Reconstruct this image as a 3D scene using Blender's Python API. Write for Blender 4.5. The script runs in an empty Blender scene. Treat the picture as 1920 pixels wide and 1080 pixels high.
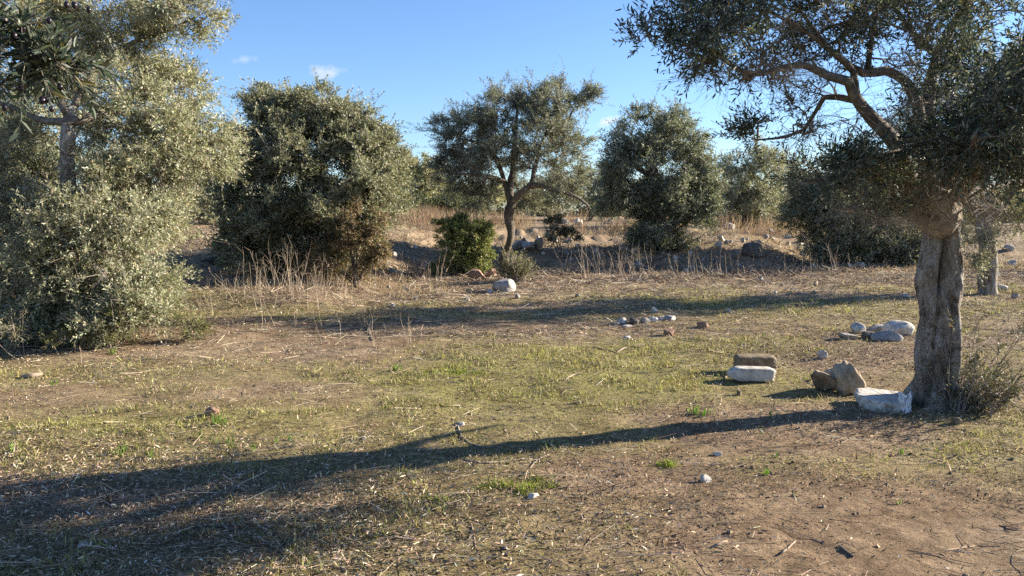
import bpy, bmesh, math
import numpy as np
from mathutils import Vector
R = math.radians
scene = bpy.context.scene
COL = scene.collection

# ------------------------------------------------------------------ camera
F = 1478.0                      # focal length in photo pixels (1920 wide)
PITCH = 5.41
CAMZ = 1.55
cam = bpy.data.cameras.new('camera')
cam.sensor_width = 36.0
cam.lens = 36.0 * F / 1920.0
cam.clip_start = 0.05
cam.clip_end = 3000
camo = bpy.data.objects.new('camera', cam)
camo.location = (0, 0, CAMZ)
camo.rotation_euler = (R(90 - PITCH), 0, 0)
COL.objects.link(camo)
scene.camera = camo

# ------------------------------------------------------------------ sky and sun
SUN_AZ = 71.5                   # degrees from +Y towards +X
SUN_EL = 19.5
world = bpy.data.worlds.new('World')
scene.world = world
world.use_nodes = True
wn, wl = world.node_tree.nodes, world.node_tree.links
bg = wn['Background']
bg.inputs['Strength'].default_value = 0.05
sky = wn.new('ShaderNodeTexSky')
sky.sky_type = 'NISHITA'
sky.sun_disc = False
sky.sun_elevation = R(SUN_EL)
sky.sun_rotation = R(SUN_AZ)
sky.altitude = 20
sky.air_density = 1.0
sky.dust_density = 0.05
sky.ozone_density = 3.0
def vdot(vec, axis):
    q = wn.new('ShaderNodeVectorMath'); q.operation = 'DOT_PRODUCT'; wl.new(vec, q.inputs[0]); q.inputs[1].default_value = axis; return q.outputs['Value']
def vm(op, a, b=0.0, clamp=False):
    q = wn.new('ShaderNodeMath'); q.operation = op; q.use_clamp = clamp
    for k, v in ((0, a), (1, b)):
        if isinstance(v, (int, float)): q.inputs[k].default_value = v
        else: wl.new(v, q.inputs[k])
    return q.outputs[0]
wtc = wn.new('ShaderNodeTexCoord'); wdir = wtc.outputs['Generated']
wno = wn.new('ShaderNodeTexNoise'); wno.inputs['Scale'].default_value = 55; wno.inputs['Detail'].default_value = 6; wno.inputs['Roughness'].default_value = 0.6
wl.new(wdir, wno.inputs['Vector'])
tint = wn.new('ShaderNodeMixRGB'); tint.blend_type = 'MULTIPLY'; tint.inputs[0].default_value = 1
tint.inputs[2].default_value = (0.95, 1.06, 1.30, 1)
wl.new(sky.outputs[0], tint.inputs[1]); skyc = tint.outputs[0]
# three small fair-weather clouds: azimuth and elevation in degrees, half width and half height, opacity
for az, el, hw, hh, op_ in [(-12.9, 9.6, 1.35, 0.75, 0.55), (-18.5, 10.2, 0.9, 0.35, 0.35), (6.75, 6.5, 1.0, 0.5, 0.95)]:
    a_, e_ = R(az), R(el)
    rt = (math.cos(a_), -math.sin(a_), 0); up_ = (-math.sin(e_) * math.sin(a_), -math.sin(e_) * math.cos(a_), math.cos(e_))
    fw = (math.cos(e_) * math.sin(a_), math.cos(e_) * math.cos(a_), math.sin(e_))
    u_ = vm('DIVIDE', vdot(wdir, rt), R(hw)); v_ = vm('DIVIDE', vdot(wdir, up_), R(hh))
    v_ = vm('ADD', v_, vm('MULTIPLY', u_, -0.25))
    dd_ = vm('SQRT', vm('ADD', vm('MULTIPLY', u_, u_), vm('MULTIPLY', v_, v_)))
    m_ = vm('SUBTRACT', vm('MULTIPLY', wno.outputs[0], 2.6), vm('ADD', dd_, 0.35))
    m_ = vm('MULTIPLY', vm('MULTIPLY', m_, 1.3, True), vm('GREATER_THAN', vdot(wdir, fw), 0.9))
    m_ = vm('MULTIPLY', m_, op_)
    mx_ = wn.new('ShaderNodeMixRGB'); wl.new(m_, mx_.inputs[0]); wl.new(skyc, mx_.inputs[1]); mx_.inputs[2].default_value = (5.6, 5.8, 6.1, 1)
    skyc = mx_.outputs[0]
wl.new(skyc, bg.inputs['Color'])

s = Vector((math.cos(R(SUN_EL)) * math.sin(R(SUN_AZ)), math.cos(R(SUN_EL)) * math.cos(R(SUN_AZ)), math.sin(R(SUN_EL))))
sun = bpy.data.lights.new('sun', 'SUN')
sun.energy = 5.0
sun.angle = R(0.5)
sun.color = (1.0, 0.90, 0.735)
suno = bpy.data.objects.new('sun', sun)
suno.rotation_euler = s.to_track_quat('Z', 'Y').to_euler()
suno.location = (60, 20, 30)
COL.objects.link(suno)

scene.view_settings.view_transform = 'Standard'
scene.view_settings.look = 'None'
scene.view_settings.exposure = 1.82
scene.view_settings.gamma = 1.0
scene.cycles.max_bounces = 6
scene.cycles.diffuse_bounces = 3
scene.cycles.use_denoising = False
scene.cycles.glossy_bounces = 2
scene.cycles.transmission_bounces = 3
scene.cycles.caustics_reflective = False
scene.cycles.caustics_refractive = False

# ------------------------------------------------------------------ helpers: noise
def _h(ix, iy, iz, seed):
    with np.errstate(over='ignore'):
        n = (ix.astype(np.uint32) * np.uint32(374761393) + iy.astype(np.uint32) * np.uint32(668265263)
             + iz.astype(np.uint32) * np.uint32(2147483647) + np.uint32(seed * 1274126177 & 0xffffffff))
        n = (n ^ (n >> np.uint32(13))) * np.uint32(1274126177)
        n = n ^ (n >> np.uint32(16))
        n = n * np.uint32(2246822519)
        n = n ^ (n >> np.uint32(15))
    return n.astype(np.float64) / 4294967295.0
def noise3(x, y, z, seed=0):
    x, y, z = np.broadcast_arrays(np.asarray(x, float), np.asarray(y, float), np.asarray(z, float))
    fx, fy, fz = np.floor(x), np.floor(y), np.floor(z)
    u, v, w = x - fx, y - fy, z - fz
    u, v, w = u * u * (3 - 2 * u), v * v * (3 - 2 * v), w * w * (3 - 2 * w)
    ix, iy, iz = fx.astype(np.int64), fy.astype(np.int64), fz.astype(np.int64)
    def g(a, b, c): return _h((ix + a) & 0xffffffff, (iy + b) & 0xffffffff, (iz + c) & 0xffffffff, seed)
    x00 = g(0,0,0) * (1-u) + g(1,0,0) * u
    x10 = g(0,1,0) * (1-u) + g(1,1,0) * u
    x01 = g(0,0,1) * (1-u) + g(1,0,1) * u
    x11 = g(0,1,1) * (1-u) + g(1,1,1) * u
    return (x00 * (1-v) + x10 * v) * (1-w) + (x01 * (1-v) + x11 * v) * w
def fbm(x, y, z=0.0, seed=0, o=4):
    t, a, n = 0.0, 1.0, 0.0
    x, y, z = np.asarray(x, float), np.asarray(y, float), np.asarray(z, float)
    for k in range(o):
        t = t + a * noise3(x, y, z, seed + k * 7); n += a; a *= 0.5
        x, y, z = x * 2.03 + 11.3, y * 2.03 + 5.7, z * 2.03 + 3.1
    return t / n                                              # 0..1
def S(t):
    t = np.clip(t, 0, 1); return t * t * (3 - 2 * t)

# ------------------------------------------------------------------ helpers: terrain and placement
def terr(x, y):
    x, y = np.asarray(x, float), np.asarray(y, float)
    yb = 21.3 + 0.7 * np.sin(x * 0.35 + 0.6) - 3.4 * S((-2.0 - x) / 4.0) + 1.2 * (fbm(x * 0.4, y * 0.1, 0, 3, 2) - 0.5)
    yb = yb + 4.5 * S((x - 6.5) / 4.0)
    dd = np.clip(y - yb - 1.5, 0, 200)
    h = 0.40 * S((y - yb) / 1.9) + 0.60 * (1 - np.exp(-dd / 8.0)) + 0.010 * np.minimum(dd, 60)
    rub = S((y - yb + 0.6) / 1.2) * (1 - S((y - yb - 9) / 5))
    h = h + rub * (0.34 * (fbm(x * 1.3, y * 1.3, 0, 71, 3) - 0.5) + 0.30 * (fbm(x * 3.5, y * 3.5, 0, 73, 3) - 0.5))
    h = h + 0.20 * S((y - 12.4) / 0.9) * S((-2.3 - x) / 1.4)
    near = 1 - S((np.hypot(x, y) - 40) / 60)
    h = h + 0.10 * (fbm(x * 0.30, y * 0.30, 0, 11, 3) - 0.5) * S((y - 2) / 6)
    h = h + near * (0.055 * (fbm(x * 1.1, y * 1.1, 0, 21, 3) - 0.5) + 0.045 * (fbm(x * 4.2, y * 4.2, 0, 31, 3) - 0.5)
                    + 0.022 * (fbm(x * 14, y * 14, 0, 41, 2) - 0.5))
    # heap of spoil under the near rocks
    return h
def tz(x, y): return float(terr(x, y))
cp, sp_ = math.cos(R(PITCH)), math.sin(R(PITCH))
def at(px, py, Y):
    """world point on the line of sight through photo pixel (px,py) at distance Y in front"""
    a, v = (px - 960) / F, (540 - py) / F
    d = np.array([a, cp + v * sp_, -sp_ + v * cp])
    return np.array([0, 0, CAMZ]) + d * (Y / d[1])
def gnd(px, py):
    """where the ground lies under photo pixel (px,py)"""
    a, v = (px - 960) / F, (540 - py) / F
    d = np.array([a, cp + v * sp_, -sp_ + v * cp])
    Ys = np.geomspace(2.0, 90, 700)
    P = np.array([0, 0, CAMZ])[None] + d[None] * (Ys / d[1])[:, None]
    below = P[:, 2] <= terr(P[:, 0], P[:, 1])
    i = int(np.argmax(below)) if below.any() else len(Ys) - 1
    p = P[i].copy(); p[2] = tz(p[0], p[1])
    return p

# ------------------------------------------------------------------ helpers: meshes
def mesh_np(name, V, Fc, mat, parent=None, col=None, smooth=False):
    """Fc: one (n,k) array or a list of them"""
    if not isinstance(Fc, (list, tuple)): Fc = [Fc]
    Fc = [np.asarray(f, np.int32) for f in Fc if len(f)]
    me = bpy.data.meshes.new(name)
    V = np.asarray(V, np.float32)
    me.vertices.add(len(V)); me.vertices.foreach_set('co', V.ravel())
    idx = np.concatenate([f.ravel() for f in Fc])
    tot = np.concatenate([np.full(len(f), f.shape[1], np.int32) for f in Fc])
    st = np.concatenate([[0], np.cumsum(tot)[:-1]]).astype(np.int32)
    me.loops.add(len(idx)); me.loops.foreach_set('vertex_index', idx)
    me.polygons.add(len(tot)); me.polygons.foreach_set('loop_start', st); me.polygons.foreach_set('loop_total', tot)
    me.polygons.foreach_set('use_smooth', np.full(len(tot), bool(smooth)))
    if col is not None:
        at_ = me.color_attributes.new('Col', 'FLOAT_COLOR', 'POINT')
        c4 = np.ones((len(V), 4), np.float32); c4[:, :3] = col
        at_.data.foreach_set('color', c4.ravel())
    me.update(calc_edges=True)
    me.materials.append(mat)
    o = bpy.data.objects.new(name, me)
    COL.objects.link(o)
    if parent is not None: o.parent = parent
    return o
def thing(name, label, cat, loc, group=None):
    o = bpy.data.objects.new(name, None)
    o.empty_display_size = 0.2
    o.location = loc
    COL.objects.link(o)
    o['label'] = label; o['category'] = cat
    if group: o['group'] = group
    return o
def tag(o, label=None, cat=None, group=None, kind=None):
    if label: o['label'] = label
    if cat: o['category'] = cat
    if group: o['group'] = group
    if kind: o['kind'] = kind
    return o
def unit(a):
    return a / np.maximum(np.linalg.norm(a, axis=-1, keepdims=True), 1e-9)
def catmull(P, step):
    P = np.asarray(P, float)
    Q = np.vstack([2 * P[0] - P[1], P, 2 * P[-1] - P[-2]])
    out, tt = [], []
    for i in range(1, len(Q) - 2):
        n = max(1, int(np.linalg.norm(Q[i + 1][:3] - Q[i][:3]) / step))
        for k in range(n):
            t = k / n
            a, b, c, d = Q[i - 1], Q[i], Q[i + 1], Q[i + 2]
            out.append(0.5 * ((2 * b) + (c - a) * t + (2 * a - 5 * b + 4 * c - d) * t * t + (3 * b - a - 3 * c + d) * t ** 3))
    out.append(P[-1])
    return np.array(out)
def tube(path, rad, seg=8, bump=0.0, bscale=8.0, seed=0, cap=True):
    path = np.asarray(path, float); n = len(path)
    T = unit(np.gradient(path, axis=0))
    up = np.array([0.31, 0.17, 0.93]) if abs(T[0][2]) < 0.9 else np.array([1.0, 0.1, 0.0])
    N = np.zeros_like(T); N[0] = unit(np.cross(T[0], up))
    for i in range(1, n):
        v = N[i - 1] - T[i] * np.dot(N[i - 1], T[i]); N[i] = unit(v)
    B = np.cross(T, N)
    th = np.arange(seg) * 2 * math.pi / seg
    rr = np.asarray(rad, float)[:, None] * np.ones((1, seg))
    dirs = N[:, None] * np.cos(th)[None, :, None] + B[:, None] * np.sin(th)[None, :, None]
    if bump:
        q = path[:, None] + dirs * rr[..., None]
        rr = rr * (1 + bump * 2 * (fbm(q[..., 0] * bscale, q[..., 1] * bscale, q[..., 2] * bscale * 0.4, seed, 3) - 0.5))
    V = (path[:, None] + dirs * rr[..., None]).reshape(-1, 3)
    i, j = np.meshgrid(np.arange(n - 1), np.arange(seg), indexing='ij')
    a = i * seg + j; b = i * seg + (j + 1) % seg
    Q = np.stack([a, b, b + seg, a + seg], -1).reshape(-1, 4)
    fs = [Q]
    if cap:
        V = np.vstack([V, path[0], path[-1]])
        k = np.arange(seg); k2 = (k + 1) % seg
        fs.append(np.stack([k2, k, np.full(seg, n * seg)], -1))
        fs.append(np.stack([k + (n - 1) * seg, k2 + (n - 1) * seg, np.full(seg, n * seg + 1)], -1))
    return V, fs
def join(parts):
    Vs, q, t, off = [], [], [], 0
    for V, fs in parts:
        Vs.append(V)
        for f in fs:
            (q if f.shape[1] == 4 else t).append(f + off)
        off += len(V)
    out = []
    if q: out.append(np.vstack(q))
    if t: out.append(np.vstack(t))
    return np.vstack(Vs), out
def segments(P0, P1, r0, r1):
    """many 3-sided twig segments at once"""
    D = unit(P1 - P0)
    A = unit(np.cross(D, np.array([0.3, 0.5, 0.81]))); B = np.cross(D, A)
    V = np.empty((len(P0), 6, 3))
    for k in range(3):
        c, s_ = math.cos(k * 2.0944), math.sin(k * 2.0944)
        o = A * c + B * s_
        V[:, k] = P0 + o * r0[:, None]; V[:, 3 + k] = P1 + o * r1[:, None]
    b = (np.arange(len(P0)) * 6)[:, None]
    Q = np.concatenate([b + np.array([[k, (k + 1) % 3, 3 + (k + 1) % 3, 3 + k]]) for k in range(3)], 0)
    return V.reshape(-1, 3), Q
def leafmesh(P, D, L, W, rng, six=False, nrm=None, tri=False):
    """lanceolate leaves, each a small folded blade"""
    n = len(P)
    D = unit(D)
    rn = rng.normal(size=(n, 3)) if nrm is None else nrm + 0.5 * rng.normal(size=(n, 3))
    Sd = unit(np.cross(D, rn)); N = np.cross(Sd, D)
    L = L[:, None]; W = W[:, None]
    if six:
        V = np.empty((n, 6, 3))
        V[:, 0] = P
        V[:, 1] = P + D * L * 0.33 + Sd * W * 0.5 + N * W * 0.18
        V[:, 2] = P + D * L * 0.70 + Sd * W * 0.38 + N * W * 0.10
        V[:, 3] = P + D * L - N * L * 0.06
        V[:, 4] = P + D * L * 0.70 - Sd * W * 0.38 + N * W * 0.10
        V[:, 5] = P + D * L * 0.33 - Sd * W * 0.5 + N * W * 0.18
        b = (np.arange(n) * 6)[:, None]
        Q = np.concatenate([b + np.array([[0, 1, 2, 3]]), b + np.array([[0, 3, 4, 5]])], 0)
        return V.reshape(-1, 3), Q, 6
    if tri:
        V = np.stack([P, P + D * L * 0.42 + Sd * W, P + D * L], 1)
        return V.reshape(-1, 3), np.arange(3 * n).reshape(-1, 3), 3
    V = np.empty((n, 4, 3))
    V[:, 0] = P
    V[:, 1] = P + D * L * 0.48 + Sd * W * 0.5 + N * W * 0.22
    V[:, 2] = P + D * L
    V[:, 3] = P + D * L * 0.48 - Sd * W * 0.5 + N * W * 0.22
    Q = (np.arange(n) * 4)[:, None] + np.arange(4)[None]
    return V.reshape(-1, 3), Q, 4
def palette(rng, n, pal, jit=0.22):
    w = np.array([p[3] for p in pal], float); w /= w.sum()
    k = rng.choice(len(pal), n, p=w)
    c = np.array([p[:3] for p in pal])[k]
    return np.clip(c * (1 + jit * rng.normal(size=(n, 1))), 0.008, 0.9) * (1 + 0.05 * rng.normal(size=(n, 3)))

# ------------------------------------------------------------------ materials
def newmat(name):
    m = bpy.data.materials.new(name); m.use_nodes = True
    nt = m.node_tree; return m, nt.nodes, nt.links, nt.nodes['Principled BSDF']
def leaf_material(name, trans=0.22, rough=0.5, spec=0.35):
    m, n, l, p = newmat(name)
    a = n.new('ShaderNodeVertexColor'); a.layer_name = 'Col'
    l.new(a.outputs[0], p.inputs['Base Color'])
    p.inputs['Roughness'].default_value = rough
    p.inputs['Specular IOR Level'].default_value = spec
    t = n.new('ShaderNodeBsdfTranslucent')
    hs = n.new('ShaderNodeMixRGB'); hs.blend_type = 'MULTIPLY'; hs.inputs[0].default_value = 1
    hs.inputs[2].default_value = (1.12, 1.14, 0.82, 1)
    l.new(a.outputs[0], hs.inputs[1]); l.new(hs.outputs[0], t.inputs[0])
    mx = n.new('ShaderNodeMixShader'); mx.inputs[0].default_value = trans
    l.new(p.outputs[0], mx.inputs[1]); l.new(t.outputs[0], mx.inputs[2])
    l.new(mx.outputs[0], n['Material Output'].inputs[0])
    return m
def noisy_material(name, cols, scale, rough=0.9, bump=0.4, bscale=None, bdist=0.02, detail=8, stretch=None, spots=None, coords='Object'):
    m, n, l, p = newmat(name)
    tc = n.new('ShaderNodeTexCoord'); mp = n.new('ShaderNodeMapping')
    l.new(tc.outputs[coords], mp.inputs[0])
    if stretch: mp.inputs['Scale'].default_value = stretch
    t = n.new('ShaderNodeTexNoise'); t.inputs['Scale'].default_value = scale; t.inputs['Detail'].default_value = detail
    t.inputs['Roughness'].default_value = 0.65
    l.new(mp.outputs[0], t.inputs['Vector'])
    cr = n.new('ShaderNodeValToRGB')
    els = cr.color_ramp.elements
    els[0].position, els[0].color = cols[0][0], (*cols[0][1], 1)
    els[1].position, els[1].color = cols[-1][0], (*cols[-1][1], 1)
    for pos, c in cols[1:-1]:
        e = els.new(pos); e.color = (*c, 1)
    l.new(t.outputs[0], cr.inputs[0])
    out = cr.outputs[0]
    if spots:                                   # (scale, threshold, colour)
        for sc, th, c in spots:
            t3 = n.new('ShaderNodeTexNoise'); t3.inputs['Scale'].default_value = sc; t3.inputs['Detail'].default_value = 5
            l.new(tc.outputs[coords], t3.inputs['Vector'])
            mr = n.new('ShaderNodeMapRange'); mr.inputs[1].default_value = th; mr.inputs[2].default_value = th + 0.06
            l.new(t3.outputs[0], mr.inputs[0])
            mx = n.new('ShaderNodeMixRGB'); mx.inputs[2].default_value = (*c, 1)
            l.new(mr.outputs[0], mx.inputs[0]); l.new(out, mx.inputs[1]); out = mx.outputs[0]
    l.new(out, p.inputs['Base Color'])
    p.inputs['Roughness'].default_value = rough
    p.inputs['Specular IOR Level'].default_value = 0.25
    t2 = n.new('ShaderNodeTexNoise'); t2.inputs['Scale'].default_value = bscale or scale * 2; t2.inputs['Detail'].default_value = 8
    t2.inputs['Roughness'].default_value = 0.7
    l.new(mp.outputs[0], t2.inputs['Vector'])
    b = n.new('ShaderNodeBump'); b.inputs['Strength'].default_value = bump; b.inputs['Distance'].default_value = bdist
    l.new(t2.outputs[0], b.inputs['Height']); l.new(b.outputs[0], p.inputs['Normal'])
    return m
def col_material(name, rough=0.9, spec=0.2):
    m, n, l, p = newmat(name)
    a = n.new('ShaderNodeVertexColor'); a.layer_name = 'Col'
    l.new(a.outputs[0], p.inputs['Base Color'])
    p.inputs['Roughness'].default_value = rough; p.inputs['Specular IOR Level'].default_value = spec
    return m
M_leaf = leaf_material('olive_leaf', 0.30, 0.55, 0.3)
M_shrub = leaf_material('shrub_leaf', 0.25, 0.4, 0.4)
M_litter = col_material('litter')
M_grass = leaf_material('grass_blade', 0.3, 0.6, 0.2)
def bark_material():
    m, n, l, p = newmat('olive_bark')
    tc = n.new('ShaderNodeTexCoord')
    def mp(sc):
        q = n.new('ShaderNodeMapping'); l.new(tc.outputs['Object'], q.inputs[0]); q.inputs['Scale'].default_value = sc; return q.outputs[0]
    def nz(vec, sc, det=8, r=0.65, dist=0.0):
        t = n.new('ShaderNodeTexNoise'); t.inputs['Scale'].default_value = sc; t.inputs['Detail'].default_value = det; t.inputs['Roughness'].default_value = r
        t.inputs['Distortion'].default_value = dist; l.new(vec, t.inputs['Vector']); return t.outputs[0]
    def ramp(src, els):
        cr = n.new('ShaderNodeValToRGB'); e = cr.color_ramp.elements
        e[0].position, e[0].color = els[0][0], (*els[0][1], 1); e[1].position, e[1].color = els[-1][0], (*els[-1][1], 1)
        for q, c in els[1:-1]: e.new(q).color = (*c, 1)
        l.new(src, cr.inputs[0]); return cr.outputs[0]
    def mul(a, b):
        q = n.new('ShaderNodeMixRGB'); q.blend_type = 'MULTIPLY'; q.inputs[0].default_value = 1; l.new(a, q.inputs[1]); l.new(b, q.inputs[2]); return q.outputs[0]
    long_ = nz(mp((1, 1, 0.30)), 24, 9, 0.78, 1.8)
    fib = nz(mp((1, 1, 0.16)), 90, 5, 0.7)
    patch = nz(mp((1, 1, 0.5)), 6.5, 9, 0.75, 0.8)
    spk = nz(mp((1, 1, 0.8)), 60, 5, 0.7)
    base = ramp(patch, [(0.38, (0.14, 0.11, 0.085)), (0.47, (0.30, 0.255, 0.205)), (0.55, (0.47, 0.43, 0.38)), (0.66, (0.62, 0.59, 0.54))])
    crack = ramp(long_, [(0.36, (0.16, 0.13, 0.11)), (0.45, (0.80, 0.78, 0.75)), (0.54, (1.0, 1.0, 1.0))])
    mott = ramp(spk, [(0.32, (0.45, 0.42, 0.40)), (0.44, (0.95, 0.95, 0.95)), (0.6, (1.0, 1.0, 1.0))])
    l.new(mul(mul(base, crack), mott), p.inputs['Base Color'])
    p.inputs['Roughness'].default_value = 0.95; p.inputs['Specular IOR Level'].default_value = 0.15
    b1 = n.new('ShaderNodeBump'); b1.inputs['Strength'].default_value = 1.0; b1.inputs['Distance'].default_value = 0.035; l.new(long_, b1.inputs['Height'])
    b2 = n.new('ShaderNodeBump'); b2.inputs['Strength'].default_value = 0.8; b2.inputs['Distance'].default_value = 0.012; l.new(fib, b2.inputs['Height']); l.new(b1.outputs[0], b2.inputs['Normal'])
    l.new(b2.outputs[0], p.inputs['Normal'])
    return m
M_bark = bark_material()
M_bark2 = noisy_material('rough_dark_bark', [(0.32, (0.035, 0.027, 0.02)), (0.48, (0.10, 0.078, 0.058)), (0.66, (0.22, 0.185, 0.145))], 7, 0.92, 0.9, 22, 0.04, 10, (1, 1, 0.35))
M_burl = noisy_material('burl_bark', [(0.3, (0.09, 0.068, 0.05)), (0.46, (0.22, 0.17, 0.125)), (0.6, (0.33, 0.27, 0.205)), (0.74, (0.42, 0.37, 0.31))], 12, 0.9, 1.0, 26, 0.02, 8)
M_branch = noisy_material('branch_bark', [(0.3, (0.07, 0.055, 0.042)), (0.5, (0.15, 0.125, 0.10)), (0.72, (0.29, 0.26, 0.22))], 14, 0.9, 0.6, 40, 0.01, 6)
M_twig = noisy_material('twig_bark', [(0.35, (0.16, 0.13, 0.10)), (0.65, (0.30, 0.265, 0.22))], 6, 0.9, 0.1, 40, 0.002, 2)
M_stalk = noisy_material('dry_stalk', [(0.35, (0.20, 0.15, 0.11)), (0.65, (0.43, 0.35, 0.265))], 3, 0.85, 0.1, 30, 0.002, 2)
M_olive = noisy_material('olive_skin', [(0.3, (0.010, 0.008, 0.012)), (0.7, (0.03, 0.02, 0.03))], 20, 0.3, 0.05)

# ------------------------------------------------------------------ ground
def grassmask(x, y):
    x, y = np.asarray(x, float), np.asarray(y, float)
    g = S((fbm(x * 0.55, y * 0.75, 0, 51, 4) - 0.40) / 0.22)
    def blob(cx, cy, rx, ry): return np.exp(-(((x - cx) / rx) ** 2 + ((y - cy) / ry) ** 2))
    g = g * 0.52
    g = g + 0.55 * blob(-3.0, 5.9, 1.5, 0.55) + 0.7 * blob(0.0, 7.3, 1.6, 1.0) + 0.45 * blob(2.2, 8.6, 2.4, 1.2) + 0.6 * blob(5.5, 12.5, 4.0, 1.6)
    g = g - 0.95 * blob(1.9, 3.6, 1.4, 0.9) - 0.75 * blob(0.55, 4.55, 0.45, 0.28) - 0.5 * blob(-4.0, 9.0, 3.5, 1.0) - 0.5 * blob(-2.2, 4.1, 1.4, 0.5)
    g = g - 0.75 * S((y - 13.2) / 2.5) * S((3.5 - x) / 4) - 0.6 * S((y - 16) / 2)
    g = g - 0.6 * blob(3.6, 8.2, 1.2, 0.7)
    return np.clip(g, 0, 1)
def strawmask(x, y):
    x, y = np.asarray(x, float), np.asarray(y, float)
    g = 0.35 + 0.9 * (fbm(x * 0.8, y * 1.4, 0, 61, 4) - 0.45)
    g = g + 0.45 * S((y - 11) / 4) - 0.35 * np.exp(-(((x - 1.9) / 1.2) ** 2 + ((y - 3.7) / 0.9) ** 2))
    g = g + 0.3 * np.exp(-(((x + 3.5) / 2) ** 2 + ((y - 8.3) / 1.2) ** 2))
    return np.clip(g, 0, 1)

def build_ground():
    def spaced(lo, hi, c, a, n):
        u = np.linspace(math.asinh((lo - c) / a), math.asinh((hi - c) / a), n)
        return c + a * np.sinh(u)
    xs = spaced(-400, 400, 0.3, 2.6, 330)
    ys = spaced(-60, 900, 5.2, 2.2, 340)
    X, Y = np.meshgrid(xs, ys, indexing='xy')
    Z = terr(X, Y)
    V = np.stack([X, Y, Z], -1).reshape(-1, 3)
    n = len(xs)
    i, j = np.meshgrid(np.arange(len(ys) - 1), np.arange(n - 1), indexing='ij')
    a = i * n + j
    Q = np.stack([a, a + 1, a + n + 1, a + n], -1).reshape(-1, 4)
    c = np.stack([grassmask(V[:, 0], V[:, 1]), strawmask(V[:, 0], V[:, 1]), np.zeros(len(V))], -1)
    m, nn, l, p = newmat('ground_soil')
    at_ = nn.new('ShaderNodeVertexColor'); at_.layer_name = 'Col'
    sep = nn.new('ShaderNodeSeparateColor'); l.new(at_.outputs[0], sep.inputs[0])
    tc = nn.new('ShaderNodeTexCoord')
    def nz(sc, det=6, r=0.65):
        t = nn.new('ShaderNodeTexNoise'); t.inputs['Scale'].default_value = sc; t.inputs['Detail'].default_value = det
        t.inputs['Roughness'].default_value = r; l.new(tc.outputs['Object'], t.inputs['Vector']); return t.outputs[0]
    def ramp(src, a, b, c0, c1):
        cr = nn.new('ShaderNodeValToRGB'); e = cr.color_ramp.elements
        e[0].position, e[0].color, e[1].position, e[1].color = a, (*c0, 1), b, (*c1, 1)
        l.new(src, cr.inputs[0]); return cr.outputs[0]
    def mix(f, a, b):
        mx = nn.new('ShaderNodeMixRGB')
        l.new(f, mx.inputs[0]); l.new(a, mx.inputs[1]); l.new(b, mx.inputs[2]); return mx.outputs[0]
    def math2(op, a, b):
        q = nn.new('ShaderNodeMath'); q.operation = op; q.use_clamp = True
        for k, v in ((0, a), (1, b)):
            if isinstance(v, float): q.inputs[k].default_value = v
            else: l.new(v, q.inputs[k])
        return q.outputs[0]
    soil = ramp(nz(9.0, 10), 0.34, 0.66, (0.12, 0.08, 0.05), (0.36, 0.25, 0.158))
    straw = ramp(nz(30.0, 6), 0.35, 0.65, (0.20, 0.148, 0.10), (0.53, 0.41, 0.275))
    green = ramp(nz(22.0, 8), 0.35, 0.68, (0.17, 0.138, 0.065), (0.37, 0.345, 0.12))
    fine = nz(45.0, 5)
    gm = math2('MULTIPLY', math2('ADD', sep.outputs[0], math2('SUBTRACT', fine, 0.5)), 1.05)
    sm = math2('MULTIPLY', math2('ADD', sep.outputs[1], math2('SUBTRACT', fine, 0.55)), 0.8)
    c1 = mix(sm, soil, straw)
    c2 = mix(gm, c1, green)
    blot = ramp(nz(2.6, 7, 0.7), 0.36, 0.58, (0.68, 0.64, 0.60), (1.0, 1.0, 1.0))
    spk = ramp(nz(120.0, 4, 0.7), 0.36, 0.52, (0.45, 0.42, 0.40), (1.0, 1.0, 1.0))
    for src in (blot, spk):
        mm = nn.new('ShaderNodeMixRGB'); mm.blend_type = 'MULTIPLY'; mm.inputs[0].default_value = 1
        l.new(c2, mm.inputs[1]); l.new(src, mm.inputs[2]); c2 = mm.outputs[0]
    l.new(c2, p.inputs['Base Color'])
    p.inputs['Roughness'].default_value = 0.97; p.inputs['Specular IOR Level'].default_value = 0.1
    b1 = nn.new('ShaderNodeBump'); b1.inputs['Strength'].default_value = 0.7; b1.inputs['Distance'].default_value = 0.04
    l.new(nz(16.0, 8, 0.7), b1.inputs['Height'])
    b2 = nn.new('ShaderNodeBump'); b2.inputs['Strength'].default_value = 0.6; b2.inputs['Distance'].default_value = 0.012
    l.new(nz(75.0, 6, 0.7), b2.inputs['Height']); l.new(b1.outputs[0], b2.inputs['Normal'])
    l.new(b2.outputs[0], p.inputs['Normal'])
    o = mesh_np('ground', V, Q, m, col=c, smooth=True)
    tag(o, 'uneven ground of brown soil, straw and short yellow green grass', None, None, 'structure')
build_ground()

# ------------------------------------------------------------------ tree builder
OLIVE = [(0.26, 0.265, 0.16, 3.2), (0.35, 0.35, 0.23, 3.4), (0.455, 0.445, 0.325, 3.0), (0.15, 0.158, 0.088, 0.8), (0.38, 0.31, 0.19, 0.9)]
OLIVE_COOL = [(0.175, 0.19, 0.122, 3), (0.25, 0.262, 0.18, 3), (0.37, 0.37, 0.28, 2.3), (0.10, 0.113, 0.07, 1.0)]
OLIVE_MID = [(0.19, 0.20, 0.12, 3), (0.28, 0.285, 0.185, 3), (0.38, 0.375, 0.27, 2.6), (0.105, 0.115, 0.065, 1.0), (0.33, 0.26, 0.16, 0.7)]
OLIVE_HERO = [(0.065, 0.088, 0.062, 3), (0.10, 0.122, 0.085, 3), (0.24, 0.255, 0.205, 1.5), (0.045, 0.06, 0.042, 2), (0.19, 0.15, 0.06, 0.4)]

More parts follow.
